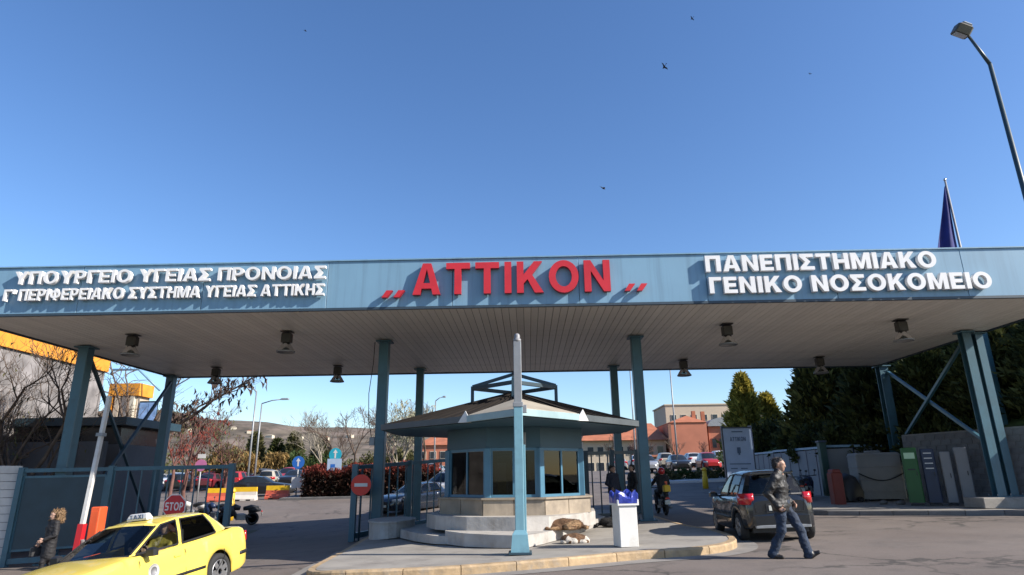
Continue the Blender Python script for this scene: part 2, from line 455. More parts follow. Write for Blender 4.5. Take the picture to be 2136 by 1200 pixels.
for i in range(0, N_, st):
    mb = MB(); idx = [(i+j) % N_ for j in range(min(st, N_-i)+1)]
    o_ = [isl[j] for j in idx]; n_ = [isl_in[j] for j in idx]
    o_[0] = o_[0].lerp(o_[1], .03); n_[0] = n_[0].lerp(n_[1], .03); o_[-1] = o_[-1].lerp(o_[-2], .03); n_[-1] = n_[-1].lerp(n_[-2], .03)
    q = len(idx); vs = []
    for (a, b) in zip(o_, n_):
        g = zg(a.x, a.y); c = a.lerp(b, .14)
        vs += [(a.x, a.y, g-.05), (a.x, a.y, g+.12), (c.x, c.y, g+.15), (b.x, b.y, g+.152), (b.x, b.y, g-.05)]
    fs = [(r*5+s, (r+1)*5+s, (r+1)*5+(s+1) % 5, r*5+(s+1) % 5) for r in range(q-1) for s in range(5)]
    fs = [f[::-1] for f in fs]+[(4, 3, 2, 1, 0), tuple((q-1)*5+s for s in range(5))]
    mb.add(vs, fs); put('kerb_stone', mb, m_kerb, island)
# concrete gutter band round the island's front
gp = [p for p in isl if p.y < 17.5]
k0 = next(i for i in range(len(isl)) if isl[i].y < 17.5 and isl[i-1].y >= 17.5)
gp = [isl[(k0+i) % len(isl)] for i in range(len(gp))]
gin = [isl[(k0+i) % len(isl)] for i in range(len(gp))]
gout = [inset(isl, -.42)[(k0+i) % len(isl)] for i in range(len(gp))]
mb = MB(); vs = []
for a, b in zip(gin, gout):
    for t in (0, .5, 1):
        c = a.lerp(b, t); vs.append((c.x, c.y, zg(c.x, c.y)+.006))
n = len(gin)
mb.add(vs, [(3*i+j, 3*i+3+j, 3*i+4+j, 3*i+1+j)[::-1] for i in range(n-1) for j in (0, 1)])
m_gut = M("gutter_concrete", (.27, .25, .23), .85, var=.15, scale=1.5, bump=.2, dirt=(.17, .16, .15), dscale=1)
o = put('gutter', mb, m_gut); o['kind'] = 'structure'

# pavement on the right
kerb_line = [(15.8, 8), (15.6, 14.0), (15.1, 17.6), (14.2, 19.58), (12.9, 20.4), (11.8, 21.05), (10.7, 21.75), (9.75, 22.4), (9.2, 23.4), (9.2, 25.5), (9.6, 29), (10.2, 34), (11.0, 39.0)]
back_line = [(26, 8), (26, 14), (26, 18.5), (19, 24), (17.6, 24.6), (16.9, 25.2), (16.5, 26), (16.2, 27), (16, 28), (16, 30), (16, 33), (16.2, 36), (16.5, 40)]
mb = MB(); vs = []
for a, b in zip(kerb_line, back_line):
    A, B = Vector(a), Vector(b); d = (B-A).normalized()
    for t in (.16, .5, 1):
        p = A+d*.16 if t == .16 else A.lerp(B, t)
        vs.append((p.x, p.y, zg(p.x, p.y)+.15))
n = len(kerb_line)
mb.add(vs, [(3*i+j, 3*i+1+j, 3*i+4+j, 3*i+3+j)[::-1] for i in range(n-1) for j in (0, 1)])
pv = put('pavement', mb, m_conc); pv['kind'] = 'structure'
ks = resample(kerb_line, .95, closed=False)
kin = []
for i, p in enumerate(ks):
    t = (ks[min(i+1, len(ks)-1)]-ks[max(i-1, 0)]).normalized(); kin.append(Vector((p.x, p.y))+Vector((t.y, -t.x))*.16)
for i in range(len(ks)-1):
    a, b, c, d = Vector(ks[i][:]), Vector(ks[i+1][:]), kin[i+1], kin[i]
    a, b = a.lerp(b, .008), b.lerp(a, .008); d, c = d.lerp(c, .008), c.lerp(d, .008)
    vs = []
    for p, q in ((a, d), (b, c)):
        g = zg(p.x, p.y); e = p.lerp(q, .12)
        vs += [(p.x, p.y, g-.05), (p.x, p.y, g+.13), (e.x, e.y, g+.152), (q.x, q.y, g+.154), (q.x, q.y, g-.05)]
    mb = MB().add(vs, [(r, 5+r, 5+(r+1) % 5, (r+1) % 5) for r in range(5)]+[(4, 3, 2, 1, 0), (5, 6, 7, 8, 9)])
    put('kerb_stone', mb, m_kerbgrey, pv)

# ------------------------------------------------------------------ the entrance canopy
CX0, CX1, CY0, CY1, CZ0, CZ1 = -16.02, 15.48, 16.67, 28.09, 6.055, 7.465
canopy = thing('entrance_canopy', 'long flat blue steel canopy spanning the entrance lanes', 'canopy', (0, CY0, CZ0))
put('deck', MB().box(((CX0+CX1)/2, (CY0+CY1)/2, (CZ0+.06+CZ1-.1)/2), (CX1-CX0-.3, CY1-CY0-.3, CZ1-CZ0-.2)), m_roofdark, canopy)
npan = 150; w = (CX1-CX0-.16)/npan
pm = MB().add([(-w/2+.004, 0, 0), (w/2-.004, 0, 0), (w/2-.004, CY1-CY0-.16, 0), (-w/2+.004, CY1-CY0-.16, 0),
               (-w/2+.010, 0, -.010), (w/2-.010, 0, -.010), (w/2-.010, CY1-CY0-.16, -.010), (-w/2+.010, CY1-CY0-.16, -.010)],
              [(0, 1, 2, 3), (4, 7, 6, 5), (0, 4, 5, 1), (1, 5, 6, 2), (2, 6, 7, 3), (3, 7, 4, 0)]).mesh('soffit_panel', m_soffit)
for i in range(npan):
    o = put('soffit_panel', pm, None, canopy)
    o.location = (CX0+.08+w*(i+.5), .08, .045)
# fascia panels butted round the edge, a dark drip trim below and a thin cap above
nf = 9; fw = (CX1-CX0)/nf
for yy, face in ((CY0, 1), (CY1, -1)):
    for i in range(nf):
        mb = MB().bbox((CX0+fw*(i+.5), yy+face*.04, (CZ0+CZ1)/2+.03), (fw-.012, .08, CZ1-CZ0-.06), .006)
        put('fascia_panel', mb, m_fascia, canopy)
for xx, s in ((CX0, 1), (CX1, -1)):
    for i in range(3):
        l = (CY1-CY0-.18)/3
        mb = MB().bbox((xx+s*.04, CY0+.09+l*(i+.5), (CZ0+CZ1)/2+.03), (.08, l-.012, CZ1-CZ0-.06), .006)
        put('fascia_panel', mb, m_fascia, canopy)
mb = MB()
for yy in (CY0+.035, CY1-.035): mb.box(((CX0+CX1)/2, yy, CZ0+.022), (CX1-CX0+.03, .09, .07))
for xx in (CX0+.035, CX1-.035): mb.box((xx, (CY0+CY1)/2, CZ0+.022), (.085, CY1-CY0-.17, .068))
put('drip_trim', mb, m_fasciatrim, canopy)
mb = MB()
for yy in (CY0+.03, CY1-.03): mb.box(((CX0+CX1)/2, yy, CZ1+.018), (CX1-CX0+.05, .14, .035))
for xx in (CX0+.03, CX1-.03): mb.box((xx, (CY0+CY1)/2, CZ1+.018), (.13, CY1-CY0-.22, .033))
put('cap_trim', mb, m_fascia, canopy)

# ------------------------------------------------------------------ lettering on the fascia
from mathutils.geometry import tessellate_polygon
def _arc(cx, cy, rx, ry, a0, a1, n=10):
    return [(cx+rx*math.cos(rad(a0+(a1-a0)*i/n)), cy+ry*math.sin(rad(a0+(a1-a0)*i/n))) for i in range(n+1)]
def _glyph(ch, w):
    """block capital one unit tall with stroke w: outer loop, holes, width"""
    h = w*.92; H = []
    if ch in 'ΠP' and ch == 'Π':
        W = .78; O = [(0, 0), (w, 0), (w, 1-h), (W-w, 1-h), (W-w, 0), (W, 0), (W, 1), (0, 1)]
    elif ch == 'Γ': W = .62; O = [(0, 0), (w, 0), (w, 1-h), (W, 1-h), (W, 1), (0, 1)]
    elif ch == 'Ε': W = .66; O = [(0, 0), (W, 0), (W, h), (w, h), (w, .5-h/2), (W-.06, .5-h/2), (W-.06, .5+h/2), (w, .5+h/2), (w, 1-h), (W-.01, 1-h), (W-.01, 1), (0, 1)]
    elif ch in 'ΤT': W = .74; O = [(W/2-w/2, 0), (W/2+w/2, 0), (W/2+w/2, 1-h), (W, 1-h), (W, 1), (0, 1), (0, 1-h), (W/2-w/2, 1-h)]
    elif ch in 'ΙI': W = w; O = [(0, 0), (w, 0), (w, 1), (0, 1)]
    elif ch == 'Η': W = .78; O = [(0, 0), (w, 0), (w, .5-h/2), (W-w, .5-h/2), (W-w, 0), (W, 0), (W, 1), (W-w, 1), (W-w, .5+h/2), (w, .5+h/2), (w, 1), (0, 1)]
    elif ch == 'Υ': W = .82; O = [(W/2-w/2, 0), (W/2+w/2, 0), (W/2+w/2, .42), (W, 1), (W-1.2*w, 1), (W/2, .60), (1.2*w, 1), (0, 1), (W/2-w/2, .42)]
    elif ch == 'Κ': W = .82; O = [(0, 0), (w, 0), (w, .30), (w+.12, .43), (W-1.3*w, 0), (W, 0), (w+.26, .58), (W-.03, 1), (W-1.35*w, 1), (w, .58), (w, 1), (0, 1)]
    elif ch == 'Ν': W = .80; O = [(0, 0), (w, 0), (w, .66), (W-w, 0), (W, 0), (W, 1), (W-w, 1), (W-w, .34), (w, 1), (0, 1)]
    elif ch == 'Μ': W = .98; O = [(0, 0), (w, 0), (w, .60), (W/2-.075, 0), (W/2+.075, 0), (W-w, .60), (W-w, 0), (W, 0), (W, 1), (W-1.25*w, 1), (W/2, .34), (1.25*w, 1), (0, 1)]
    elif ch in 'ΑA':
        W = .86; a = 1.12*w; ti = .84; xi = lambda y: a+(W/2-a)*y/ti
        O = [(0, 0), (a, 0), (xi(.19), .19), (W-xi(.19), .19), (W-a, 0), (W, 0), (W/2+.62*w, 1), (W/2-.62*w, 1)]
        y = .19+h*.9; H = [[(xi(y), y), (W-xi(y), y), (W/2, ti-.02)]]
    elif ch == 'Σ': W = .70; O = [(0, 0), (W, 0), (W, h), (.42*W, h), (.74*W, .5), (.42*W, 1-h), (W-.01, 1-h), (W-.01, 1), (0, 1), (0, 1-.85*h), (.36*W, .5), (0, .85*h)]
    elif ch in 'ΟO':
        W = .92; O = _arc(W/2, .5, W/2, .52, 0, 360, 28)[:-1]; H = [_arc(W/2, .5, W/2-w, .52-h, 0, 360, 24)[:-1]]
    elif ch in 'ΡP':
        W = .68; O = [(0, 0), (w, 0), (w, .36)]+_arc(W-.32, .68, .32, .32, -90, 90, 10)+[(0, 1)]
        H = [[(w, .36+h)]+_arc(W-.32, .68, .32-w, .32-h, -90, 90, 8)+[(w, 1-h)]]
    elif ch == 'Φ':
        W = .92; c = W/2; q = math.degrees(math.acos(w/2/(W/2)))
        O = [(c-w/2, 0), (c+w/2, 0)]+_arc(c, .5, W/2, .36, -q, q, 12)+[(c+w/2, 1), (c-w/2, 1)]+_arc(c, .5, W/2, .36, 180-q, 180+q, 12)
        rx, ry = W/2-w, .36-h; q = math.degrees(math.acos(min(.95, w/2/rx)))
        H = [_arc(c, .5, rx, ry, -q, q, 8), _arc(c, .5, rx, ry, 180-q, 180+q, 8)]
    elif ch == 'S': W = .66; O = [(0, 0), (W-.1, 0), (W, .1), (W, .48), (W-.1, .5+h/2), (w, .5+h/2), (w, 1-h), (W-.03, 1-h), (W-.03, 1), (.1, 1), (0, .9), (0, .5+.02), (.1, .5-h/2), (W-w, .5-h/2), (W-w, h), (0, h)]
    elif ch == 'X': W = .80; O = [(0, 0), (1.25*w, 0), (W/2, .5-.8*w), (W-1.25*w, 0), (W, 0), (W/2+.72*w, .5), (W, 1), (W-1.25*w, 1), (W/2, .5+.8*w), (1.25*w, 1), (0, 1), (W/2-.72*w, .5)]
    else: W = w*.7; O = [(0, .62), (w*.6, .62), (w*.95, 1), (0, 1)]        # the raised stroke after a numeral letter
    return O, H, W
glyphs = {}
def glyph(ch, w=.2):
    """outline points, triangles of the face, edge quads and width"""
    if (ch, w) not in glyphs:
        O, H, W = _glyph(ch, w); loops = [O]+H
        tri = tessellate_polygon([[Vector((x, y, 0)) for x, y in l] for l in loops])
        pts = [p for l in loops for p in l]; out = []
        for t in tri:
            a, b, c = [Vector(pts[i]) for i in t]
            if abs((b-a).cross(c-a)) < 1e-7: continue
            out.append(tuple(t) if (b-a).cross(c-a) > 0 else tuple(t)[::-1])
        ed = []; o = 0
        for l in loops:
            ar = sum(p[0]*q[1]-q[0]*p[1] for p, q in zip(l, l[1:]+l[:1])); n = len(l)
            for i in range(n):
                e = (o+i, o+(i+1) % n)
                ed.append(e if (ar > 0) == (l is O) else e[::-1])
            o += n
        glyphs[(ch, w)] = (pts, out, ed, W)
    return glyphs[(ch, w)]
def letter_mb(ch, x, z0, kx, kz, y, depth, w=.2, mb=None):
    """one solid letter facing -y with its lower left corner at x, z0"""
    pts, tri, ed, W = glyph(ch, w); n = len(pts); mb = mb or MB()
    v = [(x+p[0]*kx, y, z0+p[1]*kz) for p in pts]+[(x+p[0]*kx, y+depth, z0+p[1]*kz) for p in pts]
    mb.add(v, tri, 0); o = len(mb.v)-2*n
    for a, b in ed:
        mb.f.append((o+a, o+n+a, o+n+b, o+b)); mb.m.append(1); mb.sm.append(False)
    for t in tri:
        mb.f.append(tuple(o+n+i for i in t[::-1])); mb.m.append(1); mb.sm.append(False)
    return mb
def line(parent, text, x0, x1, z0, z1, y, depth, mats, w=.2, sp=.13):
    """letters standing on z0, z1-z0 tall, spread between x0 and x1; front face at y"""
    tot = sum(glyph(c, w)[3] for c in text if c != ' ')
    gl = sum(1 for a, b in zip(text, text[1:]) if a != ' ' and b != ' ')
    k = (x1-x0)/(tot+gl*sp+text.count(' ')*.5); x = x0
    for i, ch in enumerate(text):
        if ch == ' ': x += .5*k; continue
        mb = letter_mb(ch, x, z0, k, z1-z0, y, depth, w)
        put('letter', mb, mats, parent)
        x += glyph(ch, w)[3]*k+(sp*k if i+1 < len(text) and text[i+1] != ' ' else 0)
yl = CY0-.165
sg1 = thing('ministry_sign', 'two lines of white raised letters on the left end of the fascia', 'sign lettering', (-10, CY0, 6.9))
line(sg1, 'ΥΠΟΥΡΓΕΙΟ ΥΓΕΙΑΣ ΠΡΟΝΟΙΑΣ', -14.35, -5.55, 6.93, 7.30, yl, .12, [m_letter, m_lettside], .19)
line(sg1, "Γ' ΠΕΡΙΦΕΡΕΙΑΚΟ ΣΥΣΤΗΜΑ ΥΓΕΙΑΣ ΑΤΤΙΚΗΣ", -14.55, -5.56, 6.45, 6.78, yl, .12, [m_letter, m_lettside], .19)
sg2 = thing('hospital_name_sign', 'large red raised letters between red comma marks in the middle of the fascia', 'sign lettering', (0, CY0, 6.8))
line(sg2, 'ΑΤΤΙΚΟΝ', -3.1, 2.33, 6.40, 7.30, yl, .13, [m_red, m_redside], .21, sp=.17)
for xq in (-3.95, -3.62, 2.70, 3.03):
    z = 6.34 if xq < 0 else 6.40
    pts = [(xq, z), (xq+.15, z), (xq+.30, z+.20), (xq+.13, z+.20)]
    mb = MB(); mb.add([(p[0], yl, p[1]) for p in pts]+[(p[0], yl+.13, p[1]) for p in pts], [(0, 1, 2, 3)], 0)
    mb.add([(p[0], yl, p[1]) for p in pts]+[(p[0], yl+.13, p[1]) for p in pts], [(0, 4, 5, 1), (1, 5, 6, 2), (2, 6, 7, 3), (3, 7, 4, 0), (7, 6, 5, 4)], 1)
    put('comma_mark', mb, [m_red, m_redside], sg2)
sg3 = thing('university_hospital_sign', 'two lines of bold white raised letters on the right end of the fascia', 'sign lettering', (8.7, CY0, 6.9))
line(sg3, 'ΠΑΝΕΠΙΣΤΗΜΙΑΚΟ', 4.95, 11.2, 6.90, 7.36, yl, .12, [m_letter, m_lettside], .23, sp=.12)
line(sg3, 'ΓΕΝΙΚΟ ΝΟΣΟΚΟΜΕΙΟ', 5.0, 12.55, 6.28, 6.74, yl, .12, [m_letter, m_lettside], .23, sp=.12)

# ------------------------------------------------------------------ columns
def column(x, y, w, label, top=CZ0-.02, z=None, plinth=False, mat=None, hsec=False):
    zb = zg(x, y) if z is None else z
    t = thing('gate_column', label, 'column', (x, y, zb), 0, 'steel columns carrying the canopy')
    mat = mat or m_teal
    if hsec:
        mb = MB(); fl = .03
        mb.box((x, y-w/2+fl/2, (zb+top)/2), (w, fl, top-zb)); mb.box((x, y+w/2-fl/2, (zb+top)/2), (w, fl, top-zb)); mb.box((x, y, (zb+top)/2), (.025, w-2*fl-.004, top-zb-.004))
    else:
        mb = MB().bbox((x, y, (zb+top)/2), (w, w, top-zb), .018)
    put('shaft', mb, mat, t)
    put('cap_plate', MB().box((x, y, top-.012), (w+.18, w+.18, .045)), mat, t)
    put('base_plate', MB().bbox((x, y, zb+.02), (w+.2, w+.2, .04), .01), mat, t)
    b = MB()
    for sx in (-1, 1):
        for sy in (-1, 1): b.lathe([(.016, 0), (.016, .05), (.008, .06)], (x+sx*(w/2+.06), y+sy*(w/2+.06), zb+.04), 6)
    put('bolt', b, m_galv, t)
    if plinth: put('plinth', MB().bbox((x, y, zb-.14), (1.7, .95, .3), .02), m_conc, t)
    return t
column(-15.14, 21.0, .36, 'front steel column at the left end behind the woman in black')
column(-15.75, 27.5, .34, 'rear steel column at the left end beside the motorbikes')
column(-4.80, 20.9, .32, 'front steel column left of the booth beside the no entry sign', z=zg(-4.8, 20.9)+.0)
column(-4.55, 26.7, .30, 'rear steel column left of the booth by the parked dark car', z=zg(-4.5, 26.7)+.0)
column(3.66, 20.9, .32, 'front steel column right of the booth behind the white bin', z=zg(3.66, 20.9)+.15)
column(3.68, 26.8, .30, 'rear steel column right of the booth between the two guards', z=zg(3.6, 26.8)+.15)
column(15.55, 27.9, .36, 'rear steel column at the right end above the grey white tank', z=.9, hsec=True)
column(14.62, 21.0, .27, 'wide front steel column at the right end on a concrete plinth', z=zg(14.7, 21)+.44, plinth=True, hsec=True)
column(15.20, 21.25, .24, 'slim steel column close against the wide one at the right end', z=zg(15.3, 21.3)+.44, hsec=True)
sp_ = thing('steel_post', 'thin blue steel post standing behind the concrete block wall', 'post', (17.43, 24, 2.0))
put('shaft', MB().bbox((17.43, 24, 4.6), (.2, .2, 5.2), .012), m_teal, sp_)
put('cap', MB().bbox((17.43, 24, 7.22), (.26, .26, .05), .01), m_teal, sp_)
jb = thing('junction_box', 'small grey box with a thin cable on the column left of the booth', 'junction box', (-5.02, 20.9, 2.75))
put('box', MB().bbox((-5.06, 20.9, 2.75), (.18, .16, .26), .02), m_galv, jb)
put('cable', MB().tube([(-5.1, 20.9, 2.88), (-5.22, 20.9, 3.4), (-5.26, 20.9, 4.3), (-5.16, 20.9, 5.3), (-5.14, 20.9, 6.03)], .014, 6), m_black, jb)
# cross braces at both ends
for (x0, y0), (x1, y1), zb0, zb1, lab in (((-15.14, 21.0), (-15.75, 27.5), -.6, -.4, 'thin crossed steel braces between the two left end columns'), ((14.70, 21.0), (15.55, 27.9), 2.0, 2.2, 'thin crossed steel braces between the two right end columns')):
    t = thing('cross_brace', lab, 'brace', ((x0+x1)/2, (y0+y1)/2, zb0), 0)
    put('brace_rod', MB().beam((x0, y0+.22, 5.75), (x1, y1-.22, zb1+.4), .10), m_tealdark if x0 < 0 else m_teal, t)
    put('brace_rod', MB().beam((x0+.12, y0+.22, zb0+.4), (x1+.12, y1-.22, 5.75), .10), m_tealdark if x0 < 0 else m_teal, t)

# ------------------------------------------------------------------ high-bay lamps under the soffit
m_bell = Mglass("lamp_bell_clear", (.62, .64, .62), 1.5)
m_ballast = M("lamp_ballast", (.045, .042, .038), .5, var=.2)
lampspots = [(-12.52, 19.35), (-7.55, 19.3), (6.25, 19.35), (11.53, 19.2), (-12.84, 25.6), (-7.81, 25.7), (6.36, 25.6), (11.8, 25.5)]
lamplab = ['hanging bay lamp near the left front column of the canopy', 'hanging bay lamp under the front soffit left of the booth', 'hanging bay lamp under the front soffit above the dark hatchback', 'hanging bay lamp under the soffit close to the right end column',
           'hanging bay lamp at the rear edge of the soffit beside the left rear column', 'hanging bay lamp at the rear edge of the soffit above the no entry sign', 'hanging bay lamp at the rear edge of the soffit right of the booth', 'hanging bay lamp at the rear edge of the soffit before the dark conifers']
for i, (x, y) in enumerate(lampspots):
    if i == 0:
        t = lamp0 = thing('bay_lamp', lamplab[0], 'lamp', (x, y, CZ0+.02), 0, 'bay lamps under the canopy')
        put('mount_plate', MB().box((0, 0, -.012), (.34, .34, .02)), m_ballast, t, world=False)
        put('ballast_box', MB().bbox((0, 0, -.20), (.30, .26, .30), .03).lathe([(.11, -.36), (.13, -.34), (.13, -.30)], (0, 0, 0), 14), m_ballast, t, world=False)
        put('shade', MB().lathe([(.10, -.34), (.13, -.40), (.20, -.50), (.27, -.62), (.275, -.64), (.262, -.64), (.19, -.50), (.12, -.40), (.09, -.35)], n=20), m_bell, t, world=False)
        put('rim', MB().lathe([(.262, -.625), (.285, -.625), (.285, -.665), (.262, -.665), (.262, -.626)], n=20), m_galv, t, world=False)
        put('bulb', MB().lathe([(.03, -.36), (.05, -.44), (.06, -.50), (.04, -.55), (.01, -.57)], n=10), m_lamp, t, world=False)
    else: dup(lamp0, loc=(x, y, CZ0+.02), label=lamplab[i])
# ------------------------------------------------------------------ the guard booth
BX, BY = -.38, 18.2
def octa(hw, f, d0=None, cx=BX, cy=BY):
    return [Vector((cx+a, cy+b)) for a, b in ((-f, -hw), (f, -hw), (hw, -f), (hw, f), (f, hw), (-f, hw), (-hw, f), (-hw, -f))]
gi = lambda x, y: zg(x, y)+.14
steps = thing('booth_steps', 'white painted stepped plinth around the guard booth', 'steps', (BX, BY, zg(BX, BY)+.14))
p0 = [(-.35, 15.15), (-1.3, 15.45), (-2.3, 16.05), (-2.95, 17.0), (-3.5, 18.1), (-3.6, 19.5), (-2.6, 20.8), (-1.5, 20.9), (-.3, 17.5)]
put('low_step', MB().prism(p0[:], gi, lambda x, y: .27), m_step, steps)
p1 = [(-.12, 14.42), (.28, 15.1), (.85, 16.4), (1.5, 18.2), (2.3, 20.6), (2.2, 22), (-1.8, 22), (-2.05, 18.0), (-2.02, 15.95), (-1.5, 15.2), (-.8, 14.7)]
put('wide_step', MB().prism(p1, gi, lambda x, y: .385), m_step, steps)
p2 = [(-.2, 15.55), (.45, 15.75), (1.15, 16.55), (1.75, 17.9), (1.9, 20), (1.5, 21.4), (-1.9, 21.4), (-2.6, 19.6), (-2.72, 17.6), (-2.35, 16.65), (-1.5, 15.9)]
put('upper_step', MB().prism(p2, lambda x, y: .36, lambda x, y: .69), m_step, steps)
lw = thing('round_kerb_wall', 'low rounded white wall beside the left booth column', 'low wall', (-4.0, 18.9, zg(-4, 18.9)+.14))
lp = [Vector((-3.95+.62*math.cos(a), 19.2+1.1*math.sin(a))) for a in [i*math.pi/9 for i in range(18)]]
put('wall', MB().prism(lp, gi, lambda x, y: .42), m_step, lw)
put('coping', MB().prism([Vector((-3.95, 19.2))+(p-Vector((-3.95, 19.2)))*1.05 for p in lp], .423, .47), m_step, lw)

booth = thing('guard_booth', 'octagonal blue guard booth with a wide brown hipped roof', 'guard booth', (BX, BY, .69))
wo = octa(1.82, .68); ci = octa(1.98, .76); co = octa(2.02, .78)
for i in range(8):
    a, b = ci[i], ci[(i+1) % 8]; ai, bi = octa(1.84, .70)[i], octa(1.84, .70)[(i+1) % 8]
    L_ = (b-a).length; n = 2 if L_ > 1.4 else 1
    for k in range(n):
        s, e = k/n+.006, (k+1)/n-.006
        pl = [a.lerp(b, s), a.lerp(b, e), ai.lerp(bi, e), ai.lerp(bi, s)]
        put('cladding_panel', MB().prism(pl, .69, 1.055), m_clad, booth)
put('cladding_cap', MB().prism(octa(2.03, .79), 1.057, 1.10), m_clad, booth)
put('core_wall', MB().prism(octa(1.83, .69), .69, 1.05), m_booth, booth)
put('wall_band', MB().prism(wo, 2.30, 2.812), m_booth, booth)
put('floor', MB().prism(octa(1.78, .66), 1.102, 1.13), m_greywall, booth)
put('ceiling', MB().prism(octa(1.78, .66), 2.22, 2.29), m_cab, booth)
for i in range(8):
    a, b = wo[i], wo[(i+1) % 8]; d = (b-a).normalized(); nn = Vector((d.y, -d.x)); L_ = (b-a).length
    # corner post
    put('corner_post', MB().bbox((a.x-.06*(a.x-BX)/1.9, a.y-.06*(a.y-BY)/1.9, 1.70), (.17, .17, 1.195), .015, math.atan2(d.y, d.x)), m_boothfr, booth)
    R = math.atan2(d.y, d.x); mid = (a+b)/2-nn*.06
    fr = MB()
    fr.box((mid.x, mid.y, 1.135), (L_-.19, .07, .065), R); fr.box((mid.x, mid.y, 2.262), (L_-.19, .07, .07), R)
    for s in (-1, 0, 1):
        c = mid+d*(s*(L_/2-.125)); fr.box((c.x, c.y, 1.70), (.055, .066, 1.06), R)
    w = put('window', fr, m_boothfr, booth)
    for s in (-1, 1):
        c = mid+d*(s*(L_/4-.05)); mb = MB().box((c.x, c.y, 1.70), (L_/2-.155, .012, 1.058), R)
        put('pane', mb, m_glassd, w)
mb = MB().box((BX, BY+.2, 1.55), (2.0, .5, .05)).box((BX-.9, BY+.2, 1.33), (.06, .5, .4)).box((BX+.9, BY+.2, 1.33), (.06, .5, .4))
put('desk', mb, m_cab, booth)
mb = MB()
for i in (4, 5): 
    a, b = octa(1.6, .6)[i], octa(1.6, .6)[(i+1) % 8]
    for k in range(7):
        c = a.lerp(b, (k+.5)/7); mb.box((c.x, c.y, 1.68), (.14, .02, 1.05), .5)
put('blind', mb, m_cab, booth)
for dx_, z_, w_, h_, m_ in ((-.34, 1.72, .30, .42, m_signwhite), (-.30, 1.36, .21, .29, m_yellow), (.22, 1.9, .21, .15, m_signwhite), (.40, 1.34, .21, .29, m_board)):
    put('notice', MB().box((BX+dx_, BY-1.742, z_), (w_, .004, h_)), m_, booth)
put('monitor', MB().bbox((BX+.35, BY-.1, 1.80), (.46, .05, .32), .02).box((BX+.35, BY-.05, 1.62), (.06, .05, .1)), m_black, booth)
put('office_chair', MB().bbox((BX-.3, BY+.6, 1.5), (.45, .45, .08), .03).bbox((BX-.3, BY+.82, 1.85), (.44, .07, .6), .03).lathe([(.03, 1.13), (.03, 1.46)], (BX-.3, BY+.6, 0), 8), m_navy, booth)
put('filing_shelf', MB().box((BX+.95, BY+1.0, 1.6), (.5, .3, .9)), m_cab, booth)
# roof: hipped sheets rising to one point, pointed towards the road; beige sheets over its front corner
ZE, ZA = 2.86, 3.90
m_guttershade = M('shaded_eave_gutter', (.085, .10, .11), .5, var=.15)  # gutter with the shade put into its colour
rp_ = [Vector(p) for p in ((-.15, 13.64), (1.22, 15.2), (2.88, 17.3), (2.88, 19.6), (.95, 21.6), (-.45, 22.5), (-1.85, 21.6), (-3.88, 19.6), (-3.88, 17.3), (-1.45, 15.2))]
apx = Vector((BX, BY, ZA)); NR = len(rp_)
for i in range(NR):
    a, b = rp_[i], rp_[(i+1) % NR]
    A0, B0 = Vector((a.x, a.y, ZE+.10)), Vector((b.x, b.y, ZE+.10)); dn = Vector((0, 0, -.05))
    mb = MB().add([A0, B0, apx, A0+dn, B0+dn, apx+dn], [(0, 1, 2), (5, 4, 3), (0, 3, 4, 1), (1, 4, 5, 2), (2, 5, 3, 0)])
    n_ = (B0-A0).cross(apx-A0).normalized(); L_ = (B0-A0).length; ns = max(2, int(L_/.5))
    for k in range(1, ns):
        e0 = A0.lerp(B0, k/ns); e1 = e0.lerp(apx, .82); mb.beam(e0+n_*.012, e1+n_*.010, .03, .024, up=n_)
    put('roof_panel', mb, m_roofbr, booth)
    put('hip_cap', MB().beam(A0+Vector((0, 0, .02)), apx+Vector((0, 0, .02)), .09, .05), m_roofbr, booth)
    c = Vector((BX, BY)); ao, bo = a+(a-c).normalized()*.10, b+(b-c).normalized()*.10
    pl = [a.lerp(b, .006), a.lerp(b, .994), ao.lerp(bo, .994), ao.lerp(bo, .006)][::-1]
    put('eave_gutter', MB().prism(pl, ZE-.02, ZE+.125), m_gutterlit if i in (0, NR-1) else m_guttershade, booth)  # front pair coloured as sunlit, the rest as shaded
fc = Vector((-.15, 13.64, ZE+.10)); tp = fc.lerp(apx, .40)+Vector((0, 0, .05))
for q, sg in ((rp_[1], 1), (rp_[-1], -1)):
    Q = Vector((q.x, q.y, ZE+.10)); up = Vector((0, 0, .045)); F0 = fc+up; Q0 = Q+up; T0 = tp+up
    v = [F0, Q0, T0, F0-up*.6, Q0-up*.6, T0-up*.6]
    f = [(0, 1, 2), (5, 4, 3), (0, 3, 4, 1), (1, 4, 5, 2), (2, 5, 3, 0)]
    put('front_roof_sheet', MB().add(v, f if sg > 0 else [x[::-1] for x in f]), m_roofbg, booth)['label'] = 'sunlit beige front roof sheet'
    o_ = (Vector((q.x, q.y))-Vector((BX, BY))).normalized()*.12; R = math.atan2(o_.y, o_.x)+math.pi/2
    d = Vector((math.cos(R), math.sin(R), 0)); c3 = Vector((q.x+o_.x, q.y+o_.y, ZE-.03))
    th = Vector((o_.x, o_.y, 0)).normalized()*.012
    tv = [c3-d*.17, c3+d*.17, c3+Vector((0, 0, .27))+d*.02]
    put('corner_flashing', MB().add([p-th for p in tv]+[p+th for p in tv], [(0, 1, 2), (5, 4, 3), (0, 3, 4, 1), (1, 4, 5, 2), (2, 5, 3, 0)]), m_white, booth)
put('soffit', MB().prism([p.lerp(Vector((BX, BY)), .01) for p in rp_], ZE-.045, ZE-.025), m_booth, booth)
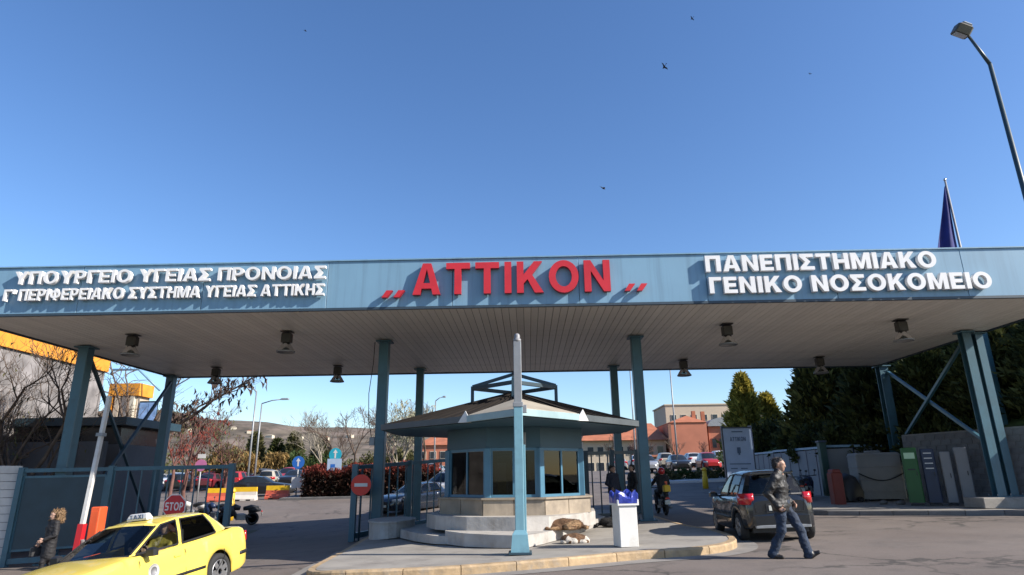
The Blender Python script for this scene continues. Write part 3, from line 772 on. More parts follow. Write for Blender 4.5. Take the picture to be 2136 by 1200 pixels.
# steel ring and rafters over the roof
rc = [Vector((BX-1.2, BY)), Vector((BX, BY-1.2)), Vector((BX+1.2, BY)), Vector((BX, BY+1.2))]
for i in range(4):
    a, b = rc[i], rc[(i+1) % 4]
    put('ring_beam', MB().beam((a.x, a.y, 4.04), (b.x, b.y, 4.04), .09, .10), m_tealdark, booth)
    put('ring_post', MB().beam((a.x, a.y, 3.5), (a.x, a.y, 4.10), .09), m_tealdark, booth)
    put('ring_rafter', MB().beam((a.x, a.y, 4.09), (BX, BY, 4.44), .08, .09), m_tealdark, booth)
tag(put('wall_sensor', MB().bbox((BX+.27, BY-1.86, 2.5), (.1, .08, .34), .01), m_galv, loc=(BX+.27, BY-1.86, 2.5)), 'small grey box fixed to the booth wall behind the pole', 'sensor')

# ------------------------------------------------------------------ mast in front of the booth
px_, py_ = -.2, 13.36; pz = zg(px_, py_)+.15
mast = thing('camera_mast', 'square light blue mast with grey top section in front of the booth', 'mast', (px_, py_, pz))
put('base_plate', MB().bbox((px_, py_, pz+.02), (.46, .46, .04), .01), m_tealdark, mast)
mb = MB()
for z0, z1, w0, w1 in ((pz+.04, pz+.36, .36, .30), (pz+.36, pz+.44, .30, .19)):
    v = [(px_+sx*w0/2, py_+sy*w0/2, z0) for sx, sy in ((-1, -1), (1, -1), (1, 1), (-1, 1))]+[(px_+sx*w1/2, py_+sy*w1/2, z1) for sx, sy in ((-1, -1), (1, -1), (1, 1), (-1, 1))]
    mb.add(v, [(3, 2, 1, 0), (4, 5, 6, 7), (0, 1, 5, 4), (1, 2, 6, 5), (2, 3, 7, 6), (3, 0, 4, 7)])
put('base_shoe', mb, m_pole, mast)
put('shaft', MB().bbox((px_, py_, (pz+.44+3.02)/2), (.185, .185, 3.02-pz-.44), .012), m_pole, mast)
put('side_rail', MB().bbox((px_+.115, py_, 1.35), (.04, .10, 1.75), .006), m_pole, mast)
put('upper_section', MB().bbox((px_, py_, 3.70), (.165, .165, 1.36), .01), m_galv, mast)
put('collar', MB().bbox((px_, py_, 3.04), (.215, .215, .09), .01), m_galv, mast)
put('cap', MB().lathe([(.085, 4.38), (.085, 4.44), (.055, 4.45), (.065, 4.50), (.05, 4.55), (.01, 4.57)], (px_, py_, 0), 12), m_cab, mast)
mb = MB().bbox((px_+.13, py_-.02, 2.95), (.10, .12, .16), .01); put('junction_box', mb, m_galv, mast)

# ------------------------------------------------------------------ litter bin with a blue bag
bx, by = 1.98, 14.05; bz = zg(bx, by)+.15
bn = thing('litter_bin', 'white square litter bin lined with a blue plastic bag', 'litter bin', (bx, by, bz), 0)
bn.rotation_euler[2] = rad(14)
put('body', MB().bbox((0, 0, .42), (.40, .40, .84), .012), m_white, bn, world=False)
put('collar', MB().bbox((0, 0, .86), (.48, .48, .12), .012), m_white, bn, world=False)
rb = random.Random(3); vs = []; fs = []; n = 28
for r, (s, h) in enumerate(((.245, .84), (.25, .93), (.225, 1.0), (.17, .96), (.15, .90))):
    for k in range(n):
        a = 2*math.pi*k/n; c, q = math.cos(a), math.sin(a); e = s/max(abs(c), abs(q))
        e = min(e, s*1.28)
        j = .0 if r == 0 else .035
        corner = .10*abs(math.sin(2*a))**3 if r in (1, 2, 3) else 0
        vs.append((c*e+rb.uniform(-j, j)*.4, q*e+rb.uniform(-j, j)*.4, h+rb.uniform(-j, j)+corner))
for r in range(4):
    for k in range(n): fs.append((r*n+k, r*n+(k+1) % n, (r+1)*n+(k+1) % n, (r+1)*n+k))
fs.append(tuple(4*n+k for k in range(n)))
put('bag_liner', MB().add(vs, fs, 0, False), m_bag, bn, world=False)

# ------------------------------------------------------------------ gates
def gate(name_label, P0, P1, h0, h1, nbar, posts, infill=None, cat='gate', barw=.045, mat=m_teal):
    A, B = Vector(P0), Vector(P1); d = (B-A); L_ = d.length; u = d/L_
    z0, z1 = zg(*A), zg(*B)
    t = thing('entrance_gate', name_label, cat, (A.x, A.y, z0))
    P = lambda s, z: (A.x+d.x*s, A.y+d.y*s, z)
    zt0, zt1 = h0, h1
    bot = lambda s: (z0*(1-s)+z1*s)+.16
    top = lambda s: zt0*(1-s)+zt1*s
    put('top_rail', MB().beam(P(0, top(0)), P(1, top(1)), .11, .12), mat, t)
    put('bottom_rail', MB().beam(P(0, bot(0)), P(1, bot(1)), .10, .16), mat, t)
    for s in posts: put('post', MB().beam(P(s, bot(s)-.16), P(s, top(s)+.10), .17), mat, t)
    for k in range(nbar):
        s = (k+.7)/(nbar+.4)
        if infill and infill[0] < s < infill[1]: continue
        put('bar', MB().beam(P(s, bot(s)+.08), P(s, top(s)-.05), barw), mat, t)
    if infill:
        a, b = infill; q = [P(a, bot(a)+.3), P(b, bot(b)+.3), P(b, top(b)-.2), P(a, top(a)-.2)]
        n = Vector((-u.y, u.x, 0))*.02
        v = [Vector(x)+n for x in q]+[Vector(x)-n for x in q]
        put('mesh_panel', MB().add(v, [(0, 1, 2, 3), (7, 6, 5, 4), (0, 4, 5, 1), (1, 5, 6, 2), (2, 6, 7, 3), (3, 7, 4, 0)]), m_tealdark, t)
        for (i, j) in ((0, 1), (1, 2), (2, 3), (3, 0)): put('panel_edge', MB().beam(q[i], q[j], .07), mat, t)
    return t
gate('blue steel gate leaf with barred half and dark mesh half on the left', (-9.75, 21.3), (-16.2, 20.6), 2.03, 1.97, 15, (0, .58, 1), (.60, .985), barw=.036)
gate('blue steel gate leaf swung open beside the no entry sign', (-5.40, 20.3), (-3.15, 26.6), 1.93, 2.28, 12, (0, .5, .97))
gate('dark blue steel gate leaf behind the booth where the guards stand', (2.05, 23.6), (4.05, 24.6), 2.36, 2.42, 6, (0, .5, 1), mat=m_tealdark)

# ------------------------------------------------------------------ barrier cabinets and raised boom
gz = zg(-12.6, 19.2)
bl = thing('boom_barrier', 'orange barrier cabinet with its white boom raised at the left lane', 'barrier', (-12.6, 19.2, gz))
put('cabinet', MB().bbox((-12.58, 19.2, gz+.85), (.27, .36, 1.70), .02), m_orange, bl)
put('door', MB().box((-12.58, 19.012, gz+.85), (.21, .012, 1.45)), m_orange, bl)
bb = [Vector((-12.86, 18.95, gz+.75)), Vector((-12.72, 19.0, 4.1))]
put('boom', MB().beam(bb[0], bb[1], .10, .12), m_white, bl)
put('boom_sleeve', MB().beam(bb[0]-Vector((0.01, 0, .3)), bb[0]+(bb[1]-bb[0])*.12, .16, .18), m_stop, bl)
put('hub', MB().lathe([(.10, -.12), (.10, .14)], (-12.84, 19.0, gz+.75), 14, axis='Y'), m_galv, bl)
put('boom_clamp', MB().box((-12.77, 18.99, 2.95), (.20, .20, .10)), m_galv, bl)
gz = zg(11.75, 25.6)+.15
br = thing('barrier_cabinet', 'dull red barrier cabinet on the right pavement', 'barrier', (11.75, 25.6, gz))
put('cabinet', MB().bbox((11.75, 25.6, gz+.58), (.42, .42, 1.16), .03), m_redbox, br)
put('lid', MB().bbox((11.75, 25.6, gz+1.22), (.30, .46, .12), .03), m_redbox, br)
put('door', MB().box((11.75, 25.38, gz+.55), (.34, .012, .95)), m_redbox, br)

# ------------------------------------------------------------------ traffic signs
def disc(n, r, c, th=.02, rot=0):
    pts = [(c[0]+r*math.cos(rot+2*math.pi*k/n), c[2]+r*math.sin(rot+2*math.pi*k/n)) for k in range(n)]
    return MB().add([(p[0], c[1], p[1]) for p in pts]+[(p[0], c[1]+th, p[1]) for p in pts], [tuple(range(n)), tuple(range(2*n-1, n-1, -1))]+[(i, n+i, n+(i+1) % n, (i+1) % n) for i in range(n)])
sx, sy, sz = -11.05, 20.45, .84
t = thing('stop_sign', 'red octagonal STOP sign above the yellow taxi roof', 'road sign', (sx, sy, zg(sx, sy)))
put('post', MB().tube([(sx, sy+.06, zg(sx, sy)), (sx, sy+.06, sz+.3)], .035, 8), m_galv, t)
put('border', disc(8, .38, (sx, sy, sz), .02, math.pi/8), m_signwhite, t)
put('face', disc(8, .352, (sx, sy-.006, sz), .005, math.pi/8), m_stop, t)
def flat_text(parent, text, xc, y, zc, h, mat, k=None, name='lettering'):
    tot = sum(glyph(c)[3]+.14 for c in text)-.14; kk = k/tot if k else h
    mb = MB(); x = xc-tot*kk/2
    for ch in text:
        letter_mb(ch, x, zc-h/2, kk, h, y-.004, .004, mb=mb); x += (glyph(ch)[3]+.14)*kk
    mb.m = [0]*len(mb.m)
    return put(name, mb, mat, parent)
flat_text(t, 'STOP', sx, sy-.011, sz, .24, m_signwhite, .56)
sx, sy, sz = -5.14, 20.05, 1.41
t = thing('no_entry_sign', 'round red no entry sign with white bar by the gate', 'road sign', (sx, sy, zg(sx, sy)))
put('post', MB().tube([(sx, sy+.05, zg(sx, sy)), (sx, sy+.05, sz+.45)], .03, 8), m_tealdark, t)
put('face', disc(24, .31, (sx, sy, sz)), m_noentry, t)
put('bar', MB().box((sx, sy-.006, sz), (.40, .006, .10)), m_signwhite, t)
def post_sign(x, y, z, parts, label, cat='road sign', gname='road_sign'):
    t = thing(gname, label, cat, (x, y, zg(x, y)))
    put('post', MB().tube([(x, y+.06, zg(x, y)-.1), (x, y+.06, z+.3)], .05, 6), m_galv, t)
    for nm, mb, m in parts: put(nm, mb, m, t)
    return t
x, y, z = -15.65, 44, 2.69
post_sign(x, y, z, [('face', disc(20, .42, (x, y, z)), m_signblue), ('arrow', MB().box((x, y-.006, z-.05), (.1, .006, .4)).add([(x-.16, y-.008, z+.08), (x+.16, y-.008, z+.08), (x, y-.008, z+.3)], [(0, 1, 2)]), m_signwhite), ('plate', MB().box((x, y, z-1.3), (.7, .02, .7)), m_signwhite)], 'round blue arrow sign with white plate near the car park')
x, y = -12.85, 43
post_sign(x, y, 3.1, [('face', disc(20, .42, (x, y, 3.15)), m_signcyan), ('arrow', MB().box((x, y-.006, 3.1), (.1, .006, .4)).add([(x-.16, y-.008, 3.25), (x+.16, y-.008, 3.25), (x, y-.008, 3.48)], [(0, 1, 2)]), m_signwhite), ('panel', MB().box((x-.02, y, 2.5), (.95, .02, .75)), M("pale_sign", (.45, .58, .75), .4, var=.05)), ('symbol', MB().box((x-.12, y-.014, 2.42), (.3, .006, .22)), m_signblue)], 'turquoise round sign above a pale blue panel beside the hedge')
x, y = -20.3, 40
post_sign(x, y, 2.5, [('face', disc(16, .36, (x, y, 2.5)), m_pink), ('plate', MB().box((x, y, 3.05), (.5, .02, .25)), m_signwhite)], 'small pink round sign far behind the left gate')
# information board on the right
t = thing('information_board', 'tall pale blue information board with dark posts behind the hatchback', 'sign board', (9.4, 30, zg(9.4, 30)))
A, B = (8.98, 30.0), (10.25, 30.0)
u = Vector((B[0]-A[0], B[1]-A[1])); R = math.atan2(u.y, u.x); mid = (Vector(A)+Vector(B))/2
put('panel', MB().box((mid.x, mid.y, 2.38), (u.length, .05, 2.45), R), m_board, t)
for c, lab in ((A, 0), (B, 0)):
    put('post', MB().beam((c[0]-.0, c[1]+.06, zg(*c)), (c[0], c[1]+.06, 3.72), .13), m_navy, t)
put('frame', MB().box((mid.x, mid.y, 3.63), (u.length+.1, .09, .06), R).box((mid.x, mid.y, 1.13), (u.length+.1, .09, .06), R), m_navy, t)
mx, my = mid.x, mid.y-.20
nn = Vector((u.y, -u.x)).normalized()
q = mid+nn*.034
def onboard(sx_, z, w, h): return MB().box((q.x+u.normalized().x*sx_, q.y+u.normalized().y*sx_, z), (w, .006, h), R)
mb = MB()
for z, w in ((3.45, .5),): mb.merge(onboard(0, z, w, .05))
for z, w, sx_ in ((2.02, .95, 0), (1.82, .3, -.3), (1.82, .3, .15), (1.64, .5, -.05), (1.46, .7, 0), (1.32, .5, -.1)): mb.merge(onboard(sx_, z, w, .045))
put('print', mb, m_boardtxt, t)
put('emblem', onboard(0, 2.62, .16, .26).merge(onboard(0, 2.46, .08, .1)), m_boardtxt, t)
o = flat_text(t, 'ΑΤΤΙΚΟΝ', mx, q.y-.006, 3.12, .19, m_boardtxt, .72)
# ------------------------------------------------------------------ right side: block wall, fence, boxes, bank
def blockwall(P0, P1, z0f, ztop, name, label, bl=.40, bh=.20, th=.2):
    A, B = Vector(P0), Vector(P1); d = (B-A); L_ = d.length; u = d/L_; R = math.atan2(u.y, u.x)
    t = thing(name, label, 'wall', (A.x, A.y, z0f(A.x, A.y)))
    zb = min(z0f(A.x, A.y), z0f(B.x, B.y)); n = int(L_/bl); rows = int((ztop-zb)/bh); rr = random.Random(7)
    c = (A+B)/2
    put('mortar_core', MB().box((c.x, c.y, (zb+ztop)/2), (L_-.02, th-.03, ztop-zb-.01), R), m_kerbgrey, t)
    full = MB().bbox((0, 0, 0), (bl-.014, th, bh-.014), .008).mesh('concrete_block', m_block)
    half = MB().bbox((0, 0, 0), (bl/2-.014, th, bh-.014), .008).mesh('concrete_block', m_block)
    iw = wmat(t).inverted()
    for r in range(rows):
        s = 0 if r % 2 == 0 else -bl/2
        while s < L_-.05:
            w = bl; me = full; ss = s+bl/2
            if s < 0: me = half; ss = bl/4
            elif s+bl > L_+.01: me = half; ss = s+bl/4
            if ss+bl/4 > L_+.06: break
            p = A+u*ss
            o = put('concrete_block', me, None, t)
            o.location = iw@Vector((p.x+rr.uniform(-.004, .004), p.y, zb+bh*(r+.5))); o.rotation_euler = (0, 0, R)
            s += bl
    return t
zp = lambda x, y: zg(x, y)+.15
blockwall((14.45, 25.3), (16.15, 20.1), zp, 2.95, 'block_wall', 'tall grey concrete block wall along the right pavement')

fn = thing('sheet_fence', 'white sheet metal fence with blue top rail behind the right pavement', 'fence', (13.5, 30, zg(13.5, 30)))
pl = [(15.4, 28.7), (13.5, 29.9), (13.42, 36), (13.8, 42)]
for (a, b) in zip(pl, pl[1:]):
    A, B = Vector(a), Vector(b); d = B-A; n = max(1, round(d.length/1.0)); R = math.atan2(d.y, d.x)
    for k in range(n):
        p = A.lerp(B, (k+.5)/n); w = d.length/n
        z = zg(p.x, p.y)+.15
        put('sheet_panel', MB().box((p.x, p.y, (z+2.62)/2), (w-.02, .03, 2.62-z), R), m_whitepanel, fn)
        q = A.lerp(B, k/n); put('fence_post', MB().beam((q.x, q.y, z-.2), (q.x, q.y, 2.68), .06), m_navy, fn)
    put('top_rail', MB().beam((A.x, A.y, 2.70), (B.x, B.y, 2.74), .10, .10), m_fascia, fn)
gp_ = thing('gate_pillar', 'dark green square pillar standing at the corner of the white sheet fence', 'pillar', (13.25, 29.7, zg(13.2, 29.7)))
put('shaft', MB().bbox((13.25, 29.7, 1.75), (.30, .30, 2.3), .02), M("dark_green_steel", (.02, .07, .06), .5, var=.15), gp_)
put('cap', MB().bbox((13.25, 29.7, 2.94), (.36, .36, .08), .01), m_navy, gp_)

tk = thing('storage_tank', 'grey white square tank with a hanging hose on the right pavement', 'tank', (14.15, 27.2, zp(14.15, 27.2)), 0)
tk.rotation_euler[2] = rad(-12); z0 = 0.06
put('body', MB().bbox((0, 0, .96), (1.62, 1.4, 1.78), .05), m_box, tk, world=False)
for z in (.35, .8, 1.3, 1.75): put('rib', MB().bbox((0, 0, z), (1.65, 1.43, .05), .02), m_box, tk, world=False)
put('skid', MB().box((-.6, 0, .035), (.15, 1.3, .07)).box((.6, 0, .035), (.15, 1.3, .07)), m_black, tk, world=False)
put('hose', MB().tube([(-.82+1.64*k/10, -.74-.01, 1.05-.28*math.sin(math.pi*k/10)) for k in range(11)], .022, 6), m_rubber, tk, world=False)
put('lid', MB().lathe([(.3, 1.86), (.3, 1.92), (.26, 1.94)], n=18), m_box, tk, world=False)
cv = thing('covered_cart', 'low handcart under a black tarpaulin beside the grey white tank', 'cart', (12.75, 27.0, zp(12.75, 27)))
mb = MB(); rr = random.Random(5); prof = [(-.45, .05), (-.44, .55), (-.30, .95), (0, 1.12), (.30, 1.0), (.46, .55), (.46, .05)]
nx = 7; vs = []
for i in range(nx):
    y = -.5+i/(nx-1); s = 1-.25*abs(2*i/(nx-1)-1)**3
    vs += [(p[0]*(.9+.1*s)+rr.uniform(-.02, .02), y+rr.uniform(-.02, .02), max(.02, p[1]*s+rr.uniform(-.03, .03))) for p in prof]
n = len(prof); mb.add(vs, [(i*n+k, i*n+k+1, (i+1)*n+k+1, (i+1)*n+k)[::-1] for i in range(nx-1) for k in range(n-1)]+[tuple(range(n)), tuple((nx-1)*n+k for k in range(n))[::-1]], 0, True)
put('tarpaulin', mb, m_black, cv, world=False)
for s in (-.3, .3): put('wheel', MB().lathe([(.10, -.03), (.10, .03)], (s, -.52, .10), 12, axis='Y'), m_rubber, cv, world=False)

def cabinet(x, y, w, d, h, mat, name, label, cat, extra=None):
    z = zp(x, y); t = thing(name, label, cat, (x, y, z)); t.rotation_euler[2] = rad(-28)
    put('body', MB().bbox((0, 0, h/2+.05), (w, d, h-.1), .02), mat, t, world=False)
    put('base', MB().box((0, 0, .025), (w-.06, d-.06, .05)), m_black, t, world=False)
    put('door', MB().bbox((0, -d/2-.006, h/2+.06), (w-.07, .014, h-.25), .004), mat, t, world=False)
    put('handle', MB().box((w/2-.09, -d/2-.025, h*.55), (.02, .03, .14)), m_black, t, world=False)
    if extra: extra(t, w, d, h)
    return t
cabinet(13.35, 23.25, .46, .5, 1.92, m_green, 'ticket_machine', 'green ticket machine standing before the block wall', 'ticket machine',
        lambda t, w, d, h: (put('screen', MB().box((0, -d/2-.016, h*.86), (w*.7, .008, .2)), M("pale_screen", (.5, .75, .5), .2, var=.05), t, world=False), put('slot', MB().box((0, -d/2-.018, h*.62), (w*.5, .012, .05)), m_black, t, world=False)))
cabinet(13.83, 23.0, .40, .5, 1.86, m_navy, 'payment_machine', 'navy payment machine between the green one and the grey cabinet', 'payment machine',
        lambda t, w, d, h: [put('printed_label', MB().box((0, -d/2-.016, h*(.92-.09*k)), (w*.6, .006, .035)), m_signwhite, t, world=False) for k in range(4)])
cabinet(14.2, 22.65, .30, .4, 1.74, m_cab, 'electric_cabinet', 'narrow grey electric cabinet beside the navy payment machine', 'cabinet')
cabinet(14.55, 22.35, .36, .4, 1.86, m_cab, 'electric_cabinet', 'wide grey electric cabinet just behind the wide steel column', 'cabinet')
for x, y, lab in ((12.9, 24.6, 'flat grey stone lying left of the pair on the pavement by the tank'), (13.2, 24.0, 'small grey stone lying right of the pair before the green machine')):
    rr = random.Random(int(x*10)); mb = MB().sphere((0, 0, 0), .14, 8, sc=(1.2, .9, .65)); mb.v = [(a*(1+rr.uniform(-.15, .15)), b, max(-.06, c)) for a, b, c in mb.v]
    o = put('stone', mb, m_kerbgrey); o.location = (x, y, zp(x, y)+.06); tag(o, lab, 'stone')

# raised bank behind the wall
bk = []
bpl = [(16.25, 20.1), (15.9, 22), (14.75, 25.3), (15.2, 28.0), (15.5, 29.0), (13.7, 30.0), (13.62, 36), (14.0, 42), (14.5, 52)]
mb = MB(); vs = []; nb = 9
for (x, y) in bpl:
    for k in range(nb):
        t = k/(nb-1); X = x+.02+32*t**1.4; Y = y+(-2 if y < 22 else 0)*t*6
        vs.append((X, Y, 2.1+min(2.4, t*7)+.15*mnoise.noise(Vector((X*.3, Y*.3, 0)))*min(1, t*6)+(.02*(y-20))))
mb.add(vs, [(i*nb+k, i*nb+k+1, (i+1)*nb+k+1, (i+1)*nb+k)[::1] for i in range(len(bpl)-1) for k in range(nb-1)], 0, True)
o = put('bank', mb, m_grass); o['kind'] = 'structure'

# ------------------------------------------------------------------ buildings
def wbox(t, name, c, d, mat, rz=0): return put(name, MB().box(c, d, rz), mat, t)
def windows(t, p0, p1, zs, n, w, h, depth=.12, mat=None, nn=None, frame=True):
    A, B = Vector(p0), Vector(p1); d = (B-A).normalized(); R = math.atan2(d.y, d.x)
    for z in zs:
        for k in range(n):
            p = A.lerp(B, (k+.5)/n)
            f = put('window', MB().box((p.x, p.y, z), (w+.16, depth, h+.16), R), mat or m_beigewall, t)
            n_ = Vector((d.y, -d.x)); q = p+n_*(depth/2+.01)
            put('pane', MB().box((q.x, q.y, z), (w, .03, h), R), m_dwin, f)
# brick hospital
hb = thing('brick_hospital_block', 'orange red brick block of the hospital beyond the car park', 'building', (27, 114, zg(27, 110)))
wbox(hb, 'wall', (27.2, 116, 5.6), (6.2, 12, 8.9), m_brick)
mb = MB().add([(24.0, 109.8, 10.06), (30.4, 109.8, 10.06), (30.4, 122, 10.06), (24.0, 122, 10.06), (27.6, 112.5, 11.4), (27.6, 120, 11.4)], [(0, 1, 4), (1, 2, 5, 4), (2, 3, 5), (3, 0, 4, 5), (3, 2, 1, 0)]); put('roof', mb, m_tile, hb)
wbox(hb, 'corner_pier', (23.95, 109.9, 5.5), (.5, .5, 8.6), M("brown_pier", (.25, .12, .08), .8))
for x, z in ((29.0, 12.0), (30.6, 11.9)): put('chimney', MB().box((x, 113, z-.6), (.6, .6, 1.6)), m_tile, hb)
hb2 = thing('curved_roof_wing', 'brick wing with grey curved roof right of the brick block', 'building', (33, 112, 1))
wbox(hb2, 'wall', (33.6, 117, 5.0), (5.6, 12, 8.8), m_brick)
wbox(hb2, 'bay_wall', (34.8, 110.5, 5.0), (2.4, 1.2, 7.8), m_brick)
mb = MB(); n = 10; vs = []
for yy in (110.4, 123):
    for k in range(n+1):
        a = math.pi*k/n; vs.append((33.6-3.0*math.cos(a), yy, 9.4+1.5*math.sin(a)))
mb.add(vs, [(k, k+1, n+2+k, n+1+k) for k in range(n)]+[tuple(range(n, -1, -1)), tuple(range(n+1, 2*n+2))], 0, False); put('roof', mb, m_galv, hb2)
windows(hb2, (31.0, 110.96), (33.4, 110.96), (6.6, 3.4), 2, .7, 1.5, mat=m_brick)
hb3 = thing('beige_hospital_block', 'tall beige flat roofed hospital block behind the brick block', 'building', (31, 128, 1))
wbox(hb3, 'wall', (34.5, 132, 7.4), (15, 12, 14.4), m_beigewall)
wbox(hb3, 'parapet', (34.5, 132, 14.72), (15.4, 12.4, .22), m_whitewall)
windows(hb3, (27.5, 125.96), (41.5, 125.96), (12.2,), 7, .9, 1.0, mat=m_whitewall)
hb4 = thing('tiled_hospital_wing', 'low hospital wing with red tiled roof left of the brick block', 'building', (17.5, 114, 1))
wbox(hb4, 'wall', (16.5, 118, 4.3), (14.2, 12, 6.4), m_beigewall)
mb = MB().add([(9, 110.8, 7.3), (24.0, 110.8, 7.3), (24.0, 125, 7.3), (9, 125, 7.3), (11, 118, 10.6), (22.5, 118, 10.6)], [(0, 1, 5, 4), (1, 2, 5), (2, 3, 4, 5), (3, 0, 4), (3, 2, 1, 0)]); put('roof', mb, m_tile, hb4)
windows(hb4, (9.8, 111.96), (23.4, 111.96), (5.6, 3.0), 8, 1.0, 1.3, mat=m_whitewall)
put('porch', MB().box((21.2, 110.6, 4.6), (4.4, 2.6, .3)), m_brick, hb4)
hb5 = thing('brick_annex', 'low red brown brick building seen left of the booth', 'building', (-14, 122, 1))
wbox(hb5, 'wall', (-14, 126, 4.2), (14, 10, 6.4), m_brick)
mb = MB().add([(-21.4, 120.6, 7.4), (-6.6, 120.6, 7.4), (-6.6, 131.4, 7.4), (-21.4, 131.4, 7.4), (-18, 126, 9.6), (-10, 126, 9.6)], [(0, 1, 5, 4), (1, 2, 5), (2, 3, 4, 5), (3, 0, 4), (3, 2, 1, 0)]); put('roof', mb, m_tile, hb5)
windows(hb5, (-20.6, 120.96), (-7.4, 120.96), (5.6, 3.0), 7, 1.0, 1.2, mat=m_whitewall)
wb = thing('cream_house', 'small cream flat roofed building far behind the car park', 'building', (-58.5, 152, 2.5))
wbox(wb, 'wall', (-58.5, 155, 4.8), (6.6, 7, 5.4), m_whitewall)
wbox(wb, 'parapet', (-58.5, 155, 7.6), (6.9, 7.3, .2), m_whitewall)
windows(wb, (-61.4, 151.46), (-55.6, 151.46), (6.2, 4.0), 4, .8, 1.3, mat=m_whitewall)
hs_ = thing('tiled_house', 'low house with red tiled roof up on the bank behind the dark trees', 'house', (47, 68, 3))
wbox(hs_, 'wall', (50, 70, 5.0), (16, 9, 5), m_beigewall)
mb = MB().add([(41.4, 65, 7.3), (58.5, 65, 7.3), (58.5, 75, 7.3), (41.4, 75, 7.3), (44, 70, 9.6), (56, 70, 9.6)], [(0, 1, 5, 4), (1, 2, 5), (2, 3, 4, 5), (3, 0, 4), (3, 2, 1, 0)]); put('roof', mb, m_tile, hs_)
windows(hs_, (42.5, 65.46), (57.5, 65.46), (5.4,), 6, 1.0, 1.2, mat=m_whitewall)

# left side: industrial building, its tower, the low guardhouse, walls
ib = thing('industrial_building', 'grey mottled concrete building with a bright orange band along its top', 'building', (-28, 25, -1))
n = 7; y0, y1 = 17.0, 32.0; pw = (y1-y0)/n
wbox(ib, 'core', (-28.1, 24.5, 3.1), (11.9, 14.9, 8.0), m_greywall)
for k in range(n):
    for j in range(3):
        za, zb_ = -.9+j*2.66, -.9+(j+1)*2.66
        put('concrete_panel', MB().bbox((-22.06, y0+pw*(k+.5), (za+zb_)/2), (.14, pw-.02, zb_-za-.02), .01), m_rockwall, ib)
for k in range(3):
    put('concrete_panel', MB().bbox((-23.9-4*k, 32.02, 3.1), (3.96, .12, 7.9), .01), m_rockwall, ib)
put('orange_band', MB().bbox((-28.0, 24.5, 7.42), (12.3, 15.5, .68), .02), m_oband, ib)
put('roof_edge', MB().box((-28.0, 24.5, 7.80), (12.5, 15.7, .06)), m_galv, ib)
tw = thing('stair_tower', 'narrow tower with orange top, pale columns and blue glazed side beyond the grey building', 'building', (-24.6, 38.5, 0))
wbox(tw, 'wall', (-24.7, 38.9, 3.2), (1.7, 1.2, 6.8), m_beigewall)
wbox(tw, 'orange_top', (-24.6, 38.75, 6.98), (1.9, 1.5, .75), m_oband)
for x, m_, w in ((-25.4, m_oband, .3), (-24.95, m_beigewall, .3), (-24.5, m_rockwall, .36), (-24.05, m_whitewall, .26)): wbox(tw, 'column', (x, 38.15, 3.2), (w, .25, 6.8), m_)
mg = M("blue_tower_glass", (.30, .48, .80), .12, .2, var=.35, scale=2.5)
for k in range(2):
    for j in range(5): put('pane', MB().box((-23.42+.55*k, 38.25+.02*j, 1.0+1.16*j), (.52, .05, 1.12)), mg, tw)
wbox(tw, 'glazing_frame', (-23.15, 38.36, 3.3), (1.15, .06, 6.0), m_tealdark)
put('roof_rail', MB().tube([(-25.6, 38.0, 7.9), (-25.5, 38.0, 8.2), (-23.9, 38.0, 8.2), (-22.4, 38.0, 6.9)], .07, 6), m_fascia, tw)
wv = thing('white_lattice_unit', 'white ventilation unit with vertical fins beside the stair tower', 'ventilation unit', (-26.5, 36.5, 4))
for k in range(4): put('fin', MB().box((-27.1+.36*k, 36.6, 4.2), (.28, .5, 4.0)), m_white if k % 2 else m_cab, wv)
gh = thing('grey_guardhouse', 'low grey flat roofed guardhouse with a dark opening behind the left gate', 'building', (-19.5, 29.5, -.6))
wbox(gh, 'wall', (-20.4, 29.2, 1.2), (5.6, 3.4, 3.9), m_greywall)
wbox(gh, 'roof_slab', (-20.3, 29.1, 4.08), (6.4, 4.4, .34), m_tealdark)
wbox(gh, 'opening', (-20.4, 29.2, 3.52), (5.4, 3.2, .76), m_dwin)
wbox(gh, 'service_door', (-18.6, 27.48, .5), (.9, .05, 2.1), m_tealdark)
wbox(gh, 'wall_box', (-17.9, 27.46, 1.3), (.3, .08, .4), m_dwin)
pw_ = thing('grey_perimeter_wall', 'dark grey rendered wall behind the left gate leaf', 'wall', (-19.8, 26.2, -.8))
for k in range(4): put('wall_panel', MB().bbox((-21.3+1.12*k, 26.3, 1.2), (1.10, .2, 4.0), .008), m_greywall, pw_)
ww = thing('white_plank_wall', 'white horizontally boarded wall at the left end of the gate', 'wall', (-17.2, 20.2, -1.2))
m_plank = M("white_board", (.62, .60, .57), .65, var=.06, scale=1.5, dirt=(.45, .43, .4))
A, B = Vector((-16.35, 20.75)), Vector((-19.8, 19.3)); d = B-A; R = math.atan2(d.y, d.x); mid = (A+B)/2
put('backing', MB().box((mid.x, mid.y+.04, .45), (d.length-.06, .05, 3.2), R), m_greywall, ww)
for k in range(13):
    put('board', MB().bbox((mid.x, mid.y, -1.05+.245*(k+.5)), (d.length, .06, .235), .008, R), m_plank, ww)

